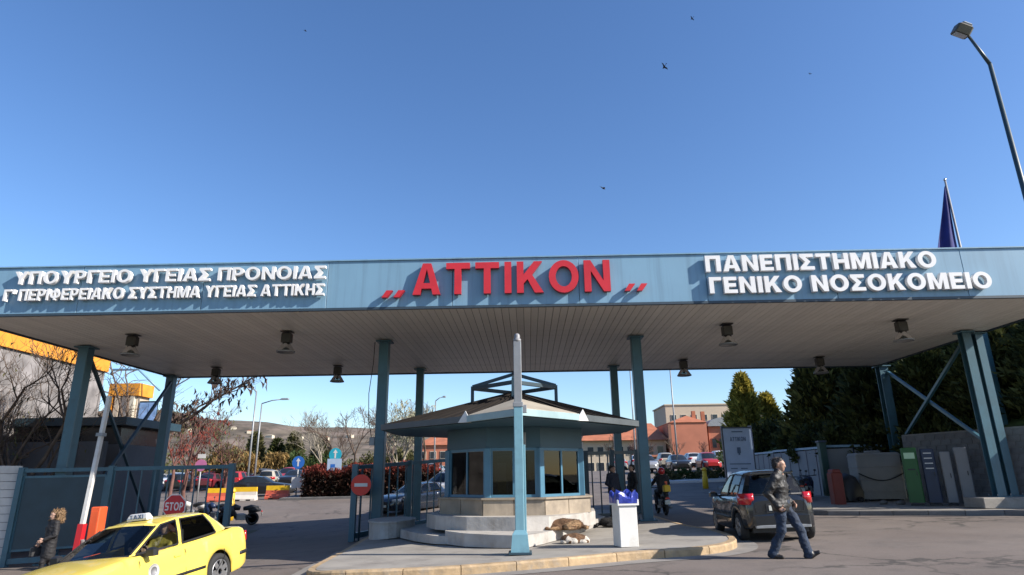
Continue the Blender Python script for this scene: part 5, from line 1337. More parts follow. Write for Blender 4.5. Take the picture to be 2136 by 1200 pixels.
def car_shapes(P, dense=.085):
    """returns dict of MBs: body (paint), glass list, trim, underbody"""
    xr, xf, wb, rw = P['xr'], P['xf'], P['wb'], P['rw']; ra = rw+.055
    xs = set([xr, xf, P['cab'][0], P['cab'][1], xr+.02, xr+.05, xr+.1, xf-.02, xf-.05, xf-.11])
    x = xr
    while x < xf: xs.add(round(x, 3)); x += dense
    for c in (0, wb):
        for k in range(-6, 7): xs.add(round(c+ra*math.sin(k*math.pi/12), 3))
    xs = sorted(xs)
    xs = [x for i, x in enumerate(xs) if i == 0 or x-xs[i-1] > .012 or x in P['cab'] or x == xf]
    body = MB(); rows = []
    HW = lambda x: sinterp(P['hw'], x); TOP = lambda x: sinterp(P['top'], x)
    ins = P['inset']
    for x in xs:
        hw, zt, zl = HW(x), TOP(x), interp(P['low'], x)
        for c in (0, wb):
            if abs(x-c) < ra: zl = max(zl, rw+math.sqrt(max(0, ra*ra-(x-c)**2)))
        zl = min(zl, zt-.14)
        z = lambda t: zl+(zt-zl)*t
        side = [(hw-.05, z(0)), (hw-.012, z(.06)), (hw, z(.34)), (hw, z(.55)), (hw-.012, z(.72)), (hw-.03, z(.86)), (hw-.055, z(.95)), (hw-ins, zt)]
        cr = .03 if x > P['cab'][1] else .02
        deck = [(hw*.62, zt+cr*.8), (hw*.3, zt+cr*1.1), (0, zt+cr*1.2)]
        rows.append((x, side, deck))
    grid = []
    for x, side, deck in rows:
        r = [(x, y, z) for y, z in side+deck]; r += [(x, -y, z) for y, z in (side+deck)[-2::-1]]
        grid.append(r)
    m = len(grid[0]); vs = [p for r in grid for p in r]; fs = []
    c0, c1 = P['cab']
    for i in range(len(grid)-1):
        for j in range(m-1):
            xm = (rows[i][0]+rows[i+1][0])/2
            if 7 <= j < m-8 and c0 < xm < c1: continue
            fs.append((i*m+j, i*m+j+1, (i+1)*m+j+1, (i+1)*m+j))
    body.add(vs, fs, 0, True)
    body.add(grid[0], [tuple(range(m))], 0, False); body.add(grid[-1], [tuple(range(m-1, -1, -1))], 0, False)
    # greenhouse
    K = len(P['belt']); bl = []
    for (bx_, by_) in P['belt']:
        by_ = HW(bx_)-ins-.002 if by_ is None else by_
        bz_ = TOP(bx_)+ (.02*(1-(by_/HW(bx_))**2) if (bx_ > c1-.2 or bx_ < c0+.2) else .0)+.004
        bl.append(Vector((bx_, by_, bz_)))
    rl = [Vector(p) for p in P['roof']]
    T = [0, .045, .16, .5, .84, .93, 1.0]
    def pt(i, t, sgn, off=0.0):
        p = bl[i].lerp(rl[i], t); c = Vector((.6, 0, p.z)); o = (p-c); o.z = 0
        p = p+o.normalized()*(.045*4*t*(1-t)*.55+off)
        return Vector((p.x, p.y*sgn, p.z))
    glass = []; seal = MB(); pil = MB()
    for sgn in (1, -1):
        for i in range(K-1):
            if P['seg'][i] == 'g':
                for r in ((0, 1), (5, 6)):
                    q = [pt(i, T[r[0]], sgn), pt(i+1, T[r[0]], sgn), pt(i+1, T[r[1]], sgn), pt(i, T[r[1]], sgn)]
                    tgt = pil if r[0] == 5 else seal
                    tgt.add(q, [(0, 1, 2, 3) if sgn > 0 else (3, 2, 1, 0)], 0, False)
                for r in range(1, 5):
                    q = [pt(i, T[r], sgn), pt(i+1, T[r], sgn), pt(i+1, T[r+1], sgn), pt(i, T[r+1], sgn)]
                    glass.append((sgn, i, q))
                # side window ends: thin dark seals
            else:
                for r in range(6):
                    q = [pt(i, T[r], sgn), pt(i+1, T[r], sgn), pt(i+1, T[r+1], sgn), pt(i, T[r+1], sgn)]
                    pil.add(q, [(0, 1, 2, 3) if sgn > 0 else (3, 2, 1, 0)], 0, True)
    # roof skin
    roof = MB(); half = rl
    left = [Vector(p) for p in rl]; cen = []
    F = 8
    # strips from the left edge (index 0..K-1) to the right edge mirrored
    ids = list(range(K))
    rows_ = []
    for i in range(2, K-2):
        a = rl[i]; b = Vector((a.x, -a.y, a.z)); row = []
        for k in range(F+1):
            t = k/F; p = a.lerp(b, t); p.z += P['crown']*(4*t*(1-t))**.7*(1 if 2 < i < K-3 else .6)
            row.append(p)
        rows_.append(row)
    def cap(i0, i1, front):
        pts = []
        for k in range(F+1):
            t = k/F*2-1; y = -t; 
            s = abs(t)
            a, b_, c_ = rl[i0], rl[i1], rl[2 if front else K-3]
            if s < .7: p = a.lerp(b_, s/.7)
            else: p = b_.lerp(c_, (s-.7)/.3)
            pts.append(Vector((p.x, p.y*(1 if t < 0 else -1), p.z)))
        return pts
    f_ = cap(0, 1, True); r_ = cap(K-1, K-2, False)
    allr = [f_]+rows_+[r_]
    vs = [p for r in allr for p in r]; n = F+1
    fs = [(i*n+k, i*n+k+1, (i+1)*n+k+1, (i+1)*n+k)[::-1] for i in range(len(allr)-1) for k in range(F)]
    roof.add(vs, [f[::-1] for f in fs], 0, True)
    pil.merge(roof)
    body.merge(pil)
    # underbody, wheel wells, dash and cabin tub
    un = MB()
    un.box(((xr+xf)/2, 0, .36), (xf-xr-.34, 2*(HW(1.2)-.24), .34))
    tub = MB()
    tub.box(((c0+c1)/2, 0, .50), (c1-c0-.1, 2*(HW(1.0)-ins-.05), .10))
    tub.box((c1-.18, 0, .78), (.42, 2*(HW(1.0)-ins-.06), .30))
    for y in (-.36, .36):
        for x in (.85, ):
            tub.bbox((x+.1, y, .62), (.5, .5, .22), .04); tub.bbox((x-.18, y, .90), (.14, .48, .62), .04); tub.bbox((x-.22, y, 1.27), (.09, .26, .17), .03)
    tub.bbox((.05, 0, .62), (.5, 1.2, .22), .04); tub.bbox((-.22, 0, .90), (.14, 1.2, .56), .04)
    for y in (-.36, .36): tub.bbox((-.24, y, 1.22), (.08, .26, .14), .03)
    return dict(body=body, glass=glass, seal=seal, under=un, tub=tub, HW=HW, TOP=TOP, pt=pt, K=K)
def wheel_mb(r, w):
    ty = MB().lathe([(r*.66, -w/2+.01), (r*.8, -w/2), (r*.96, -w/2+.015), (r, -w/2+.05), (r, w/2-.05), (r*.96, w/2-.015), (r*.8, w/2), (r*.66, w/2-.01)], n=28, axis='Y')
    rm = MB().lathe([(r*.665, -.05), (r*.67, w/2-.004), (r*.62, w/2-.006), (r*.59, w/2-.03), (r*.2, w/2-.05), (.02, w/2-.05)], n=24, axis='Y')
    for k in range(7):
        a = 2*math.pi*k/7; c, s = math.cos(a), math.sin(a)
        rm.beam((c*.05, w/2-.025, s*.05), (c*r*.61, w/2-.022, s*r*.61), .085*r/.31, .04, up=(0, 1, 0))
    rm.lathe([(.07, w/2-.07), (.07, w/2-.012), (.05, w/2-.005)], n=12, axis='Y')
    return ty, rm
def strip(cs, P, x0, x1, z0, z1, side, off=.012, wrap=None, n=8):
    """a thin skin patch along the car's side (and round an end when wrap gives the half-width to stop at)"""
    pts = []
    for k in range(n+1):
        x = x0+(x1-x0)*k/n; pts.append((x, cs['HW'](x)))
    if wrap is not None:
        x, y = pts[-1]
        for k in range(1, 4): pts.append((x+(.0), y+(wrap-y)*k/3))
    vs = []
    for i, (x, y) in enumerate(pts):
        a = pts[max(0, i-1)]; b = pts[min(len(pts)-1, i+1)]
        t = Vector((b[0]-a[0], b[1]-a[1])).normalized(); nn = Vector((-t.y, t.x))
        if nn.y < 0 and abs(nn.y) > .3: nn = -nn
        if wrap is not None and abs(nn.y) <= .3: nn = Vector((math.copysign(1, x1-x0), 0))
        for o in (-.02, off):
            for z in (z0, z1): vs.append((x+nn.x*o, (y+nn.y*o)*side, z))
    fs = []
    for i in range(len(pts)-1):
        a = 4*i; b = 4*(i+1)
        fs += [(a+2, b+2, b+3, a+3), (a+3, b+3, b+1, a+1), (a, b, b+2, a+2)]
    fs += [(0, 2, 3, 1), (4*len(pts)-4, 4*len(pts)-3, 4*len(pts)-1, 4*len(pts)-2)]
    return MB().add(vs, fs, 0, True)
NAMES = ['windscreen', 'windscreen', None, 'front_window', None, 'rear_window', None, None, 'rear_screen', 'rear_screen']
def build_car(name, label, cat, P, paint, glass, loc, rot, kind='sedan', group=None, plates=True):
    cs = car_shapes(P); t = thing(name, label, cat, loc, 0, group); t.rotation_euler = rot
    W_ = dict(world=False)
    put('body', cs['body'], paint, t, **W_)
    put('underbody', cs['under'], m_black, t, **W_)
    put('cabin', cs['tub'], m_seat, t, **W_)
    wins = {}
    for sgn, i, q in cs['glass']:
        nm = NAMES[i]; key = (nm, sgn if 'window' in nm and 'screen' not in nm else 0)
        wins.setdefault(key, MB()).add(q, [(0, 1, 2, 3) if sgn > 0 else (3, 2, 1, 0)], 0, True)
    for (nm, s), mb in wins.items(): put(nm, mb, glass, t, **W_)
    put('window_seal', cs['seal'], m_black, t, **W_)
    # thin dark frames round the side windows
    tr = MB()
    for sgn in (1, -1):
        for i in (3, 5):
            c = [cs['pt'](i, .05, sgn, .006), cs['pt'](i+1, .05, sgn, .006), cs['pt'](i+1, .5, sgn, .006), cs['pt'](i+1, .93, sgn, .006), cs['pt'](i, .93, sgn, .006), cs['pt'](i, .5, sgn, .006)]
            for a, b in zip(c, c[1:]+c[:1]): tr.beam(a, b, .022, .014, up=(0, 1, 0))
        for (i, j) in ((2, 2), ):
            for a, b in (((i, .05), (i, .5)), ((i, .5), (i, .93))): tr.beam(cs['pt'](a[0], a[1], sgn, .006), cs['pt'](b[0], b[1], sgn, .006), .03, .014, up=(0, 1, 0))
    put('window_trim', tr, m_black, t, **W_)
    ty, rm = wheel_mb(P['rw'], .20)
    tm, rmm = ty.mesh('wheel', m_rubber), rm.mesh('rim', m_rim)
    for x in (0, P['wb']):
        for s in (1, -1):
            w = put('wheel', tm, None, t); w.location = (x, s*(cs['HW'](x)-.115), P['rw']); w.rotation_euler = (0, .2*x, 0 if s > 0 else math.pi)
            put('rim', rmm, None, w)
    # doors: thin dark shut lines, handles, mirrors, side moulding
    sl = MB(); zt = lambda x: cs['TOP'](x)
    for sgn in (1, -1):
        for x, x2 in ((1.90, 1.95), (.90, .90), (-.12, .12)):
            ys = cs['HW'](x)
            for (za, zb) in ((.34, .55), (.55, .80), (.80, zt(x)-.07)):
                sl.beam((x if za > .5 else x2, (ys-.001)*sgn, za), (x, (ys-.001-(.022 if zb > .75 else 0))*sgn, zb), .009, .006, up=(0, 1, 0))
    put('shut_lines', sl, m_black, t, **W_)
    for sgn in (1, -1):
        for x in (1.08, .06): put('door_handle', MB().bbox((x, (cs['HW'](x)-.012)*sgn, .80), (.16, .035, .03), .008), paint, t, **W_)
        mx = P['belt'][3][0]-.12
        mb = MB().bbox((mx, (cs['HW'](mx)+.07)*sgn, zt(mx)+.05), (.11, .20, .13), .03).beam((mx, (cs['HW'](mx)-.10)*sgn, zt(mx)+.0), (mx, (cs['HW'](mx)+.0)*sgn, zt(mx)+.02), .05)
        put('mirror', mb, m_black if kind == 'taxi' else paint, t, **W_)
        sm = strip(cs, P, .42, P['wb']-.42, .46, .505, sgn, .012)
        put('side_moulding', sm, m_black, t, **W_)
    xr, xf = P['xr'], P['xf']
    hwr = cs['HW'](xr)
    if kind == 'hatch':
        for sgn in (1, -1):
            tl = strip(cs, P, xr+.36, xr+.03, .80, 1.04, sgn, .014, wrap=hwr-.06)
            put('tail_light', tl, m_taillight, t, **W_)
        bp = MB().bbox((xr-.02, 0, .48), (.12, 2*hwr+.06, .26), .05); put('rear_bumper', bp, paint, t, **W_)
        put('bumper_trim', MB().bbox((xr-.05, 0, .34), (.08, 1.2, .07), .02), m_galv, t, **W_)
        put('plate_recess', MB().bbox((xr-.012, 0, .72), (.03, .62, .2), .01), m_black, t, **W_)
        put('number_plate', MB().bbox((xr-.034, 0, .72), (.012, .50, .11), .004), m_plate, t, **W_)
        put('rear_wiper', MB().beam((xr+.05, .05, 1.03), (xr+.14, -.36, 1.10), .018), m_black, t, **W_)
        put('tailgate_line', MB().beam((xr-.006, -.52, .64), (xr-.006, .52, .64), .008).beam((xr-.006, -.52, .64), (xr-.004, -.56, .9), .008).beam((xr-.006, .52, .64), (xr-.004, .56, .9), .008), m_black, t, **W_)
        put('badge', MB().lathe([(.05, -.01), (.05, .012)], (xr-.005, 0, .9), 14, axis='X'), m_chrome, t, **W_)
        put('spoiler', MB().bbox((xr+.27, 0, 1.475), (.14, .92, .03), .01), paint, t, **W_)
    else:
        for sgn in (1, -1):
            put('tail_light', strip(cs, P, xr+.10, xr+.02, .72, .90, sgn, .014, wrap=hwr-.14), m_taillight, t, **W_)
        for sgn in (1, -1): put('rear_bumper_trim', strip(cs, P, xr+.40, xr+.01, .50, .56, sgn, .02, wrap=.0), m_black, t, **W_)
        put('number_plate', MB().bbox((xr-.012, 0, .70), (.014, .50, .11), .004), m_plate, t, **W_)
    for sgn in (1, -1):
        put('headlight', strip(cs, P, xf-.42, xf-.04, .60, .74, sgn, .014, wrap=None), m_lamp, t, **W_)
    put('front_grille', MB().bbox((xf-.03, 0, .56), (.08, .62, .15), .02), m_black, t, **W_)
    put('front_plate', MB().bbox((xf+.01, 0, .42), (.014, .50, .11), .004), m_plate, t, **W_)
    return t, cs

# --- the taxi
taxi, tcs = build_car('taxi', 'yellow sedan taxi with a white roof sign driving out on the left', 'taxi', SEDAN, m_taxi, m_glassc, (-6.55, 12.75, -.40), (rad(5.0), rad(4.6), rad(258)), 'taxi')
mb = MB(); v = []
for z, w, l in ((1.43, .20, .065), (1.46, .205, .072), (1.53, .17, .045), (1.54, .155, .035)):
    v += [(1.0+sx*l, sy*w, z) for sx, sy in ((-1, -1), (1, -1), (1, 1), (-1, 1))]
mb.add(v, [(3, 2, 1, 0), (12, 13, 14, 15)]+[(4*r+i, 4*r+(i+1) % 4, 4*r+4+(i+1) % 4, 4*r+4+i) for r in range(3) for i in range(4)])
rs_ = put('roof_sign', mb, m_signwhite, taxi, world=False)
g = MB(); x = -.145
for ch in 'TAXI':
    q = letter_mb(ch, 0, 0, .092, .07, 0, .008)
    g.merge(q.xf(Matrix(((0, -1, 0, 1.080), (1, 0, 0, x), (0, 0, 1, 1.458), (0, 0, 0, 1)))), 0); x += (glyph(ch)[3]+.16)*.092
put('sign_lettering', g, m_boardtxt, rs_, world=False)
c = []; yy = tcs['HW'](2.05)+.004; ring = []
put('door_emblem', MB().lathe([(.115, 0), (.115, .004)], (1.62, yy-.006, .66), 20, axis='Y'), m_signwhite, taxi, world=False)
put('emblem_centre', MB().lathe([(.07, 0), (.07, .003)], (1.62, yy-.001, .66), 16, axis='Y'), m_cab, taxi, world=False)
mb = MB().lathe([(.17, 0), (.185, .015), (.17, .03)], (0, 0, 0), 18)
mb.xf(Matrix.Translation((1.42, .36, .98)) @ Matrix.Rotation(rad(-62), 4, 'Y')); put('steering_wheel', mb, m_black, taxi, world=False)
put('dash_paper', MB().box((1.84, .30, .945), (.16, .30, .006)), m_signwhite, taxi, world=False)
put('rear_view_mirror', MB().bbox((1.28, 0, 1.30), (.03, .22, .06), .01), m_black, taxi, world=False)

# --- the dark grey hatchback
hatch, hcs = build_car('hatchback', 'dark grey hatchback seen from behind, entering the right lane', 'car', HATCH, m_dgrey, m_glassc, (5.68, 15.75, zg(5.7, 16)), (rad(-1.6), 0, rad(86.5)), 'hatch')
# --- the dark saloon waiting behind the gate
m_dblue = M("dark_blue_car_paint", (.02, .028, .045), .22, .3, var=.05, coat=.7)
saloon, _ = build_car('parked_saloon', 'dark blue saloon parked behind the open gate left of the booth', 'car', SEDAN, m_dblue, m_glassc, (-5.2, 34.6, zg(-6, 33)), (0, rad(1.5), rad(238)), 'sedan')
m_silver = M("silver_car_paint", (.40, .41, .43), .25, .5, var=.04, coat=.5)
silver, _ = build_car('parked_silver_car', 'silver hatchback parked behind the dark blue saloon', 'car', HATCH, m_silver, m_glassc, (-4.2, 39.5, zg(-4.5, 40)), (0, rad(2), rad(235)), 'hatch')

# --- distant car parks: one mesh per shape, the paint set per copy
def simple_car(P):
    cs = car_shapes(P, .22); mb = MB(); mb.merge(cs['body'], 0)
    for sgn, i, q in cs['glass']: mb.add(q, [(0, 1, 2, 3) if sgn > 0 else (3, 2, 1, 0)], 1, True)
    mb.merge(cs['seal'], 2); mb.merge(cs['under'], 2)
    ty, rm = wheel_mb(P['rw'], .2)
    for x in (0, P['wb']):
        for s in (1, -1):
            for w_, mi in ((ty, 2), (rm, 3)):
                k = MB(); k.v = list(w_.v); k.f = list(w_.f); k.m = list(w_.m); k.sm = list(w_.sm)
                if s < 0: k.xf(Matrix.Rotation(math.pi, 4, 'Z'))
                k.xf(Matrix.Translation((x, s*(cs['HW'](x)-.115), P['rw']))); mb.merge(k, mi)
    for sgn in (1, -1):
        mb.merge(strip(cs, P, P['xr']+.3, P['xr']+.02, .74, .94, sgn, .014, wrap=cs['HW'](P['xr'])-.14), 4)
        mb.merge(strip(cs, P, P['xf']-.42, P['xf']-.04, .60, .74, sgn, .014), 5)
    return mb
m_glassfar = M("far_car_glass", (.02, .025, .03), .08, var=0)
paints = {n: M("car_paint_"+n, c, .3, mt, var=.04, coat=.5) for n, c, mt in (('white', (.7, .7, .7), 0), ('silver', (.42, .43, .45), .4), ('black', (.02, .02, .022), .2), ('red', (.42, .03, .03), 0), ('blue', (.05, .11, .28), .2), ('grey', (.13, .135, .14), .3), ('maroon', (.16, .02, .03), .1), ('beige', (.5, .45, .36), .2))}
fm = [simple_car(P).mesh('far_car', [paints['white'], m_glassfar, m_black, m_rim, m_taillight, m_lamp]) for P in (SEDAN, HATCH)]
rc_ = random.Random(11); seen = {}
ORD = ['first', 'second', 'third', 'fourth', 'fifth', 'sixth', 'seventh', 'eighth', 'ninth', 'tenth', 'eleventh', 'twelfth', 'thirteenth', 'fourteenth']
def far_car(x, y, rz, col, k, where, grp):
    o = bpy.data.objects.new('parked_car', fm[k]); C.objects.link(o)
    o.location = (x, y, zg(x, y)); o.rotation_euler = (0, 0, rz)
    o.material_slots[0].link = 'OBJECT'; o.material_slots[0].material = paints[col]
    tag(o, '%s %s %s' % (col, ('saloon', 'hatchback')[k], where), 'car', grp)
cols = ['white', 'silver', 'red', 'blue', 'white', 'grey', 'black', 'silver', 'maroon', 'white', 'beige', 'silver', 'red']
i = 0
for row, (y0, n, x0, dx) in enumerate(((58, 13, -37, 2.75), (64, 13, -40, 2.8), (70, 13, -42, 2.9))):
    for k in range(n):
        x = x0+dx*k+rc_.uniform(-.2, .2)
        far_car(x, y0+rc_.uniform(-.4, .4), rad(rc_.choice((90, 270)))+rc_.uniform(-.06, .06), rc_.choice(cols), rc_.randint(0, 1), '%s from the left in the %s row of the left car park' % (ORD[k], ORD[row]), 'cars in the left car park')
for row, (y0, n, x0, dx) in enumerate(((60, 7, 10.5, 2.7), (66, 9, 11.0, 2.75), (72, 10, 10.0, 2.8), (79, 11, 11.0, 2.9), (86, 11, 12.0, 2.9))):
    for k in range(n):
        x = x0+dx*k+rc_.uniform(-.2, .2)
        far_car(x, y0+rc_.uniform(-.4, .4), rad(rc_.choice((90, 270)))+rc_.uniform(-.06, .06), rc_.choice(cols), rc_.randint(0, 1), '%s from the left in the %s row of the right car park' % (ORD[k], ORD[row]), 'cars in the right car park')
far_car(-20.6, 47.5, rad(8), 'black', 0, 'parked just behind the red and yellow water barriers', 'cars in the left car park')
far_car(-14.6, 50.5, rad(182), 'white', 1, 'parked at the left end of the dark red hedge', 'cars in the left car park')

# ------------------------------------------------------------------ water-filled barriers
def jersey(x, y, rz, top, bot, label):
    t = thing('water_barrier', label, 'barrier', (x, y, zg(x, y)), rz, 'plastic barriers by the car park')
    prof = [(-.28, 0), (-.28, .12), (-.12, .35), (-.09, .56), (.09, .56), (.12, .35), (.28, .12), (.28, 0)]
    pr2 = [(-.09, .563), (-.08, .86), (.08, .86), (.09, .563)]
    for nm, p, m in (('lower_body', prof, bot), ('upper_body', pr2, top)):
        n = len(p); vs = [(-.78, a, b) for a, b in p]+[(.78, a, b) for a, b in p]
        put(nm, MB().add(vs, [tuple(range(n)), tuple(range(2*n-1, n-1, -1))]+[(i, n+i, n+(i+1) % n, (i+1) % n) for i in range(n)]), m, t, world=False)
    put('foot_slot', MB().box((-.35, 0, .04), (.3, .57, .08)).box((.35, 0, .04), (.3, .57, .08)), m_black, t, world=False)
m_jred = M("barrier_red", (.6, .12, .07), .5, var=.1); m_jwhite = M("barrier_white", (.72, .66, .6), .5, var=.08)
jersey(-20.6, 43.6, .08, m_yellow, m_jred, 'red plastic barrier with yellow top, leftmost of the row')
jersey(-18.95, 43.7, .03, m_yellow, m_jwhite, 'white plastic barrier with yellow top in the middle of the row')
jersey(-16.9, 44.1, -.02, m_yellow, m_jred, 'red plastic barrier with yellow top beside the blue arrow sign')
# yellow posts
for x, y, h, lab in ((-15.35, 33.9, 1.5, 'yellow post seen through the left gate bars'), (10.45, 39.4, 1.15, 'yellow hydrant post on the kerb beyond the right lane')):
    t = thing('yellow_post', lab, 'bollard', (x, y, zg(x, y)))
    put('shaft', MB().lathe([(.17, 0), (.17, h*.55), (.13, h*.6), (.13, h*.85), (.09, h*.92)], (x, y, zg(x, y)), 14), m_yellow, t)
    put('head', MB().lathe([(.14, h*.90), (.16, h*.95), (.10, h*1.03), (.02, h*1.06)], (x, y, zg(x, y)), 14), m_yellow, t)

# ------------------------------------------------------------------ motorbikes
def motorbike(label, loc, rz, col, group=None, box=None, cat='motorbike'):
    t = thing('motorbike', label, cat, loc, rz, group)
    ty = MB().lathe([(.20, -.05), (.26, -.06), (.30, -.03), (.30, .03), (.26, .06), (.20, .05)], n=20, axis='Y').mesh('wheel', m_rubber)
    rm = MB().lathe([(.205, -.03), (.205, .03)], n=18, axis='Y').mesh('rim', m_galv)
    for x in (0, 1.28):
        w = put('wheel', ty, None, t); w.location = (x, 0, .30); put('rim', rm, None, w)
    W_ = dict(world=False)
    put('frame', MB().tube([(0, 0, .32), (.35, 0, .42), (.75, 0, .40), (.98, 0, .85)], [.05, .10, .11, .05], 8).tube([(1.28, .09, .30), (1.04, .08, .86)], .028, 6).tube([(1.28, -.09, .30), (1.04, -.08, .86)], .028, 6), m_black, t, **W_)
    put('engine', MB().bbox((.55, 0, .40), (.42, .28, .30), .05), m_galv, t, **W_)
    put('tail_fairing', MB().tube([(-.35, 0, .66), (-.1, 0, .70), (.2, 0, .68)], [.06, .14, .13], 10), col, t, **W_)
    put('front_shield', MB().tube([(.95, 0, .42), (1.02, 0, .7), (1.0, 0, .92)], [.17, .2, .14], 10), col, t, **W_)
    put('fuel_tank', MB().tube([(.6, 0, .78), (.85, 0, .84), (.98, 0, .84)], [.10, .15, .08], 10), col, t, **W_)
    put('seat', MB().tube([(-.25, 0, .78), (.1, 0, .80), (.45, 0, .76)], [.08, .13, .09], 10), m_black, t, **W_)
    put('handlebar', MB().tube([(.92, .36, 1.0), (1.0, .15, .98), (1.0, -.15, .98), (.92, -.36, 1.0)], .018, 6), m_black, t, **W_)
    for s in (1, -1): put('mirror', MB().tube([(.95, .26*s, 1.0), (1.0, .30*s, 1.2)], .012, 5).sphere((1.0, .30*s, 1.22), .06, 8, sc=(.3, 1, .7)), m_black, t, **W_)
    put('headlight', MB().sphere((1.14, 0, .84), .09, 10), m_lamp, t, **W_)
    put('tail_light', MB().bbox((-.40, 0, .62), (.05, .16, .07), .01), m_taillight, t, **W_)
    put('number_plate', MB().bbox((-.42, 0, .48), (.015, .2, .15), .005), m_plate, t, **W_)
    put('exhaust', MB().tube([(.5, -.16, .25), (-.15, -.18, .30)], [.03, .05], 8), m_galv, t, **W_)
    if box: put('top_box', MB().bbox((-.38, 0, .98), (.24, .26, .24), .04), box, t, **W_)
    return t
motorbike('black motorbike parked behind the left gate post', (-13.4, 32.0, zg(-13.4, 32)), rad(215), m_black, 'motorbikes parked behind the gate')
motorbike('black scooter parked among the gate bars on the left', (-15.3, 33.0, zg(-15.3, 33)), rad(160), m_navy, 'motorbikes parked behind the gate')
motorbike('white scooter parked behind the left gate bars', (-17.0, 34.2, zg(-17, 34.2)), rad(185), m_white, 'motorbikes parked behind the gate')
motorbike('dark motorbike parked by the white sheet fence on the right', (11.5, 28.2, zg(11.5, 28.2)+.15), rad(70), m_black, 'motorbikes parked by the sheet fence')
motorbike('navy motorbike parked by the white sheet fence on the right', (12.2, 29.4, zg(12.2, 29.4)+.15), rad(60), m_navy, 'motorbikes parked by the sheet fence')
motorbike('black scooter ridden by the person in the red helmet', (5.15, 25.4, zg(5.2, 25.4)), rad(92), m_black, None, m_yellow, 'scooter')
# ------------------------------------------------------------------ people and dogs: one smooth skin round a set of tapered limbs
def skin(prims, res, k=.018):
    A = np.array([p[0] for p in prims], float); B = np.array([p[1] for p in prims], float)
    ra = np.array([p[2] for p in prims]); rb = np.array([p[3] for p in prims])
    lo = np.minimum((A-ra[:, None]).min(0), (B-rb[:, None]).min(0))-3*res; hi = np.maximum((A+ra[:, None]).max(0), (B+rb[:, None]).max(0))+3*res
    n = np.ceil((hi-lo)/res).astype(int)+1
    X = np.stack(np.meshgrid(*[lo[i]+res*np.arange(n[i]) for i in range(3)], indexing='ij'), -1).astype(np.float32)
    acc = np.zeros(tuple(n), np.float32)
    def dist(Pt, i):
        ab = B[i]-A[i]; L2 = max(1e-9, ab@ab); t = np.clip(((Pt-A[i])@ab)/L2, 0, 1)
        return np.linalg.norm(Pt-(A[i]+t[..., None]*ab), axis=-1)-(ra[i]+(rb[i]-ra[i])*t)
    for i in range(len(prims)): acc += np.exp(-np.clip(dist(X, i)/k, -30, 30))
    f = -k*np.log(np.maximum(acc, 1e-13))
    ins = f < 0
    c = np.zeros(tuple(n-1), int); offs = [(i, j, l) for i in (0, 1) for j in (0, 1) for l in (0, 1)]
    for o in offs: c += ins[o[0]:n[0]-1+o[0], o[1]:n[1]-1+o[1], o[2]:n[2]-1+o[2]]
    act = (c > 0) & (c < 8); idx = -np.ones(tuple(n-1), int); cells = np.argwhere(act); idx[act] = np.arange(len(cells))
    sm = np.zeros((len(cells), 3)); cnt = np.zeros(len(cells))
    for a in range(3):
        for o in offs:
            if o[a]: continue
            o2 = list(o); o2[a] = 1
            p, q = cells+np.array(o), cells+np.array(o2)
            fp, fq = f[tuple(p.T)], f[tuple(q.T)]; m = (fp < 0) != (fq < 0)
            t = np.where(m, fp/np.where(m, fp-fq, 1), 0)
            sm += np.where(m[:, None], p+(q-p)*t[:, None], 0); cnt += m
    V = lo+res*(sm/np.maximum(cnt, 1)[:, None])
    F = []
    for a in range(3):
        b, d = (a+1) % 3, (a+2) % 3
        sl0 = [slice(1, n[i]-1) for i in range(3)]; sl0[a] = slice(0, n[a]-1)
        sl1 = list(sl0); sl1[a] = slice(1, n[a])
        s0, s1 = ins[tuple(sl0)], ins[tuple(sl1)]
        e = np.argwhere(s0 != s1); fl = s0[tuple(e.T)]
        base = e.copy(); base[:, b] += 1; base[:, d] += 1
        def cell(db, dd): q = base.copy(); q[:, b] -= db; q[:, d] -= dd; return idx[tuple(q.T)]
        Q = np.stack([cell(1, 1), cell(0, 1), cell(0, 0), cell(1, 0)], 1)
        Q[~fl] = Q[~fl][:, ::-1]; F.append(Q)
    F = np.concatenate(F); F = F[(F >= 0).all(1)]
    cen = V[F].mean(1); D = np.stack([dist(cen, i) for i in range(len(prims))], 1)
    mi = np.array([p[4] for p in prims])[D.argmin(1)]
    return V, F, mi
def skin_mb(groups, fold=0.0):
    mb = MB()
    for prims, res, k in groups:
        V, F, mi = skin(prims, res, k); o = len(mb.v)
        if fold:                                              # cloth creases: push clothed points in and out
            cl = np.zeros(len(V), bool); cl[F[mi > 0].ravel()] = True
            for j in np.nonzero(cl)[0]:
                p = V[j]; V[j] = p+np.array(mnoise.noise_vector(Vector((p[0]*11, p[1]*11, p[2]*19))))*fold+np.array(mnoise.noise_vector(Vector((p[0]*27, p[1]*27, p[2]*40))))*fold*.4
        mb.v += [tuple(v) for v in V]; mb.f += [tuple(int(i)+o for i in f) for f in F]; mb.m += [int(m) for m in mi]; mb.sm += [True]*len(F)
    return mb
def V3(*a): return np.array(a, float)
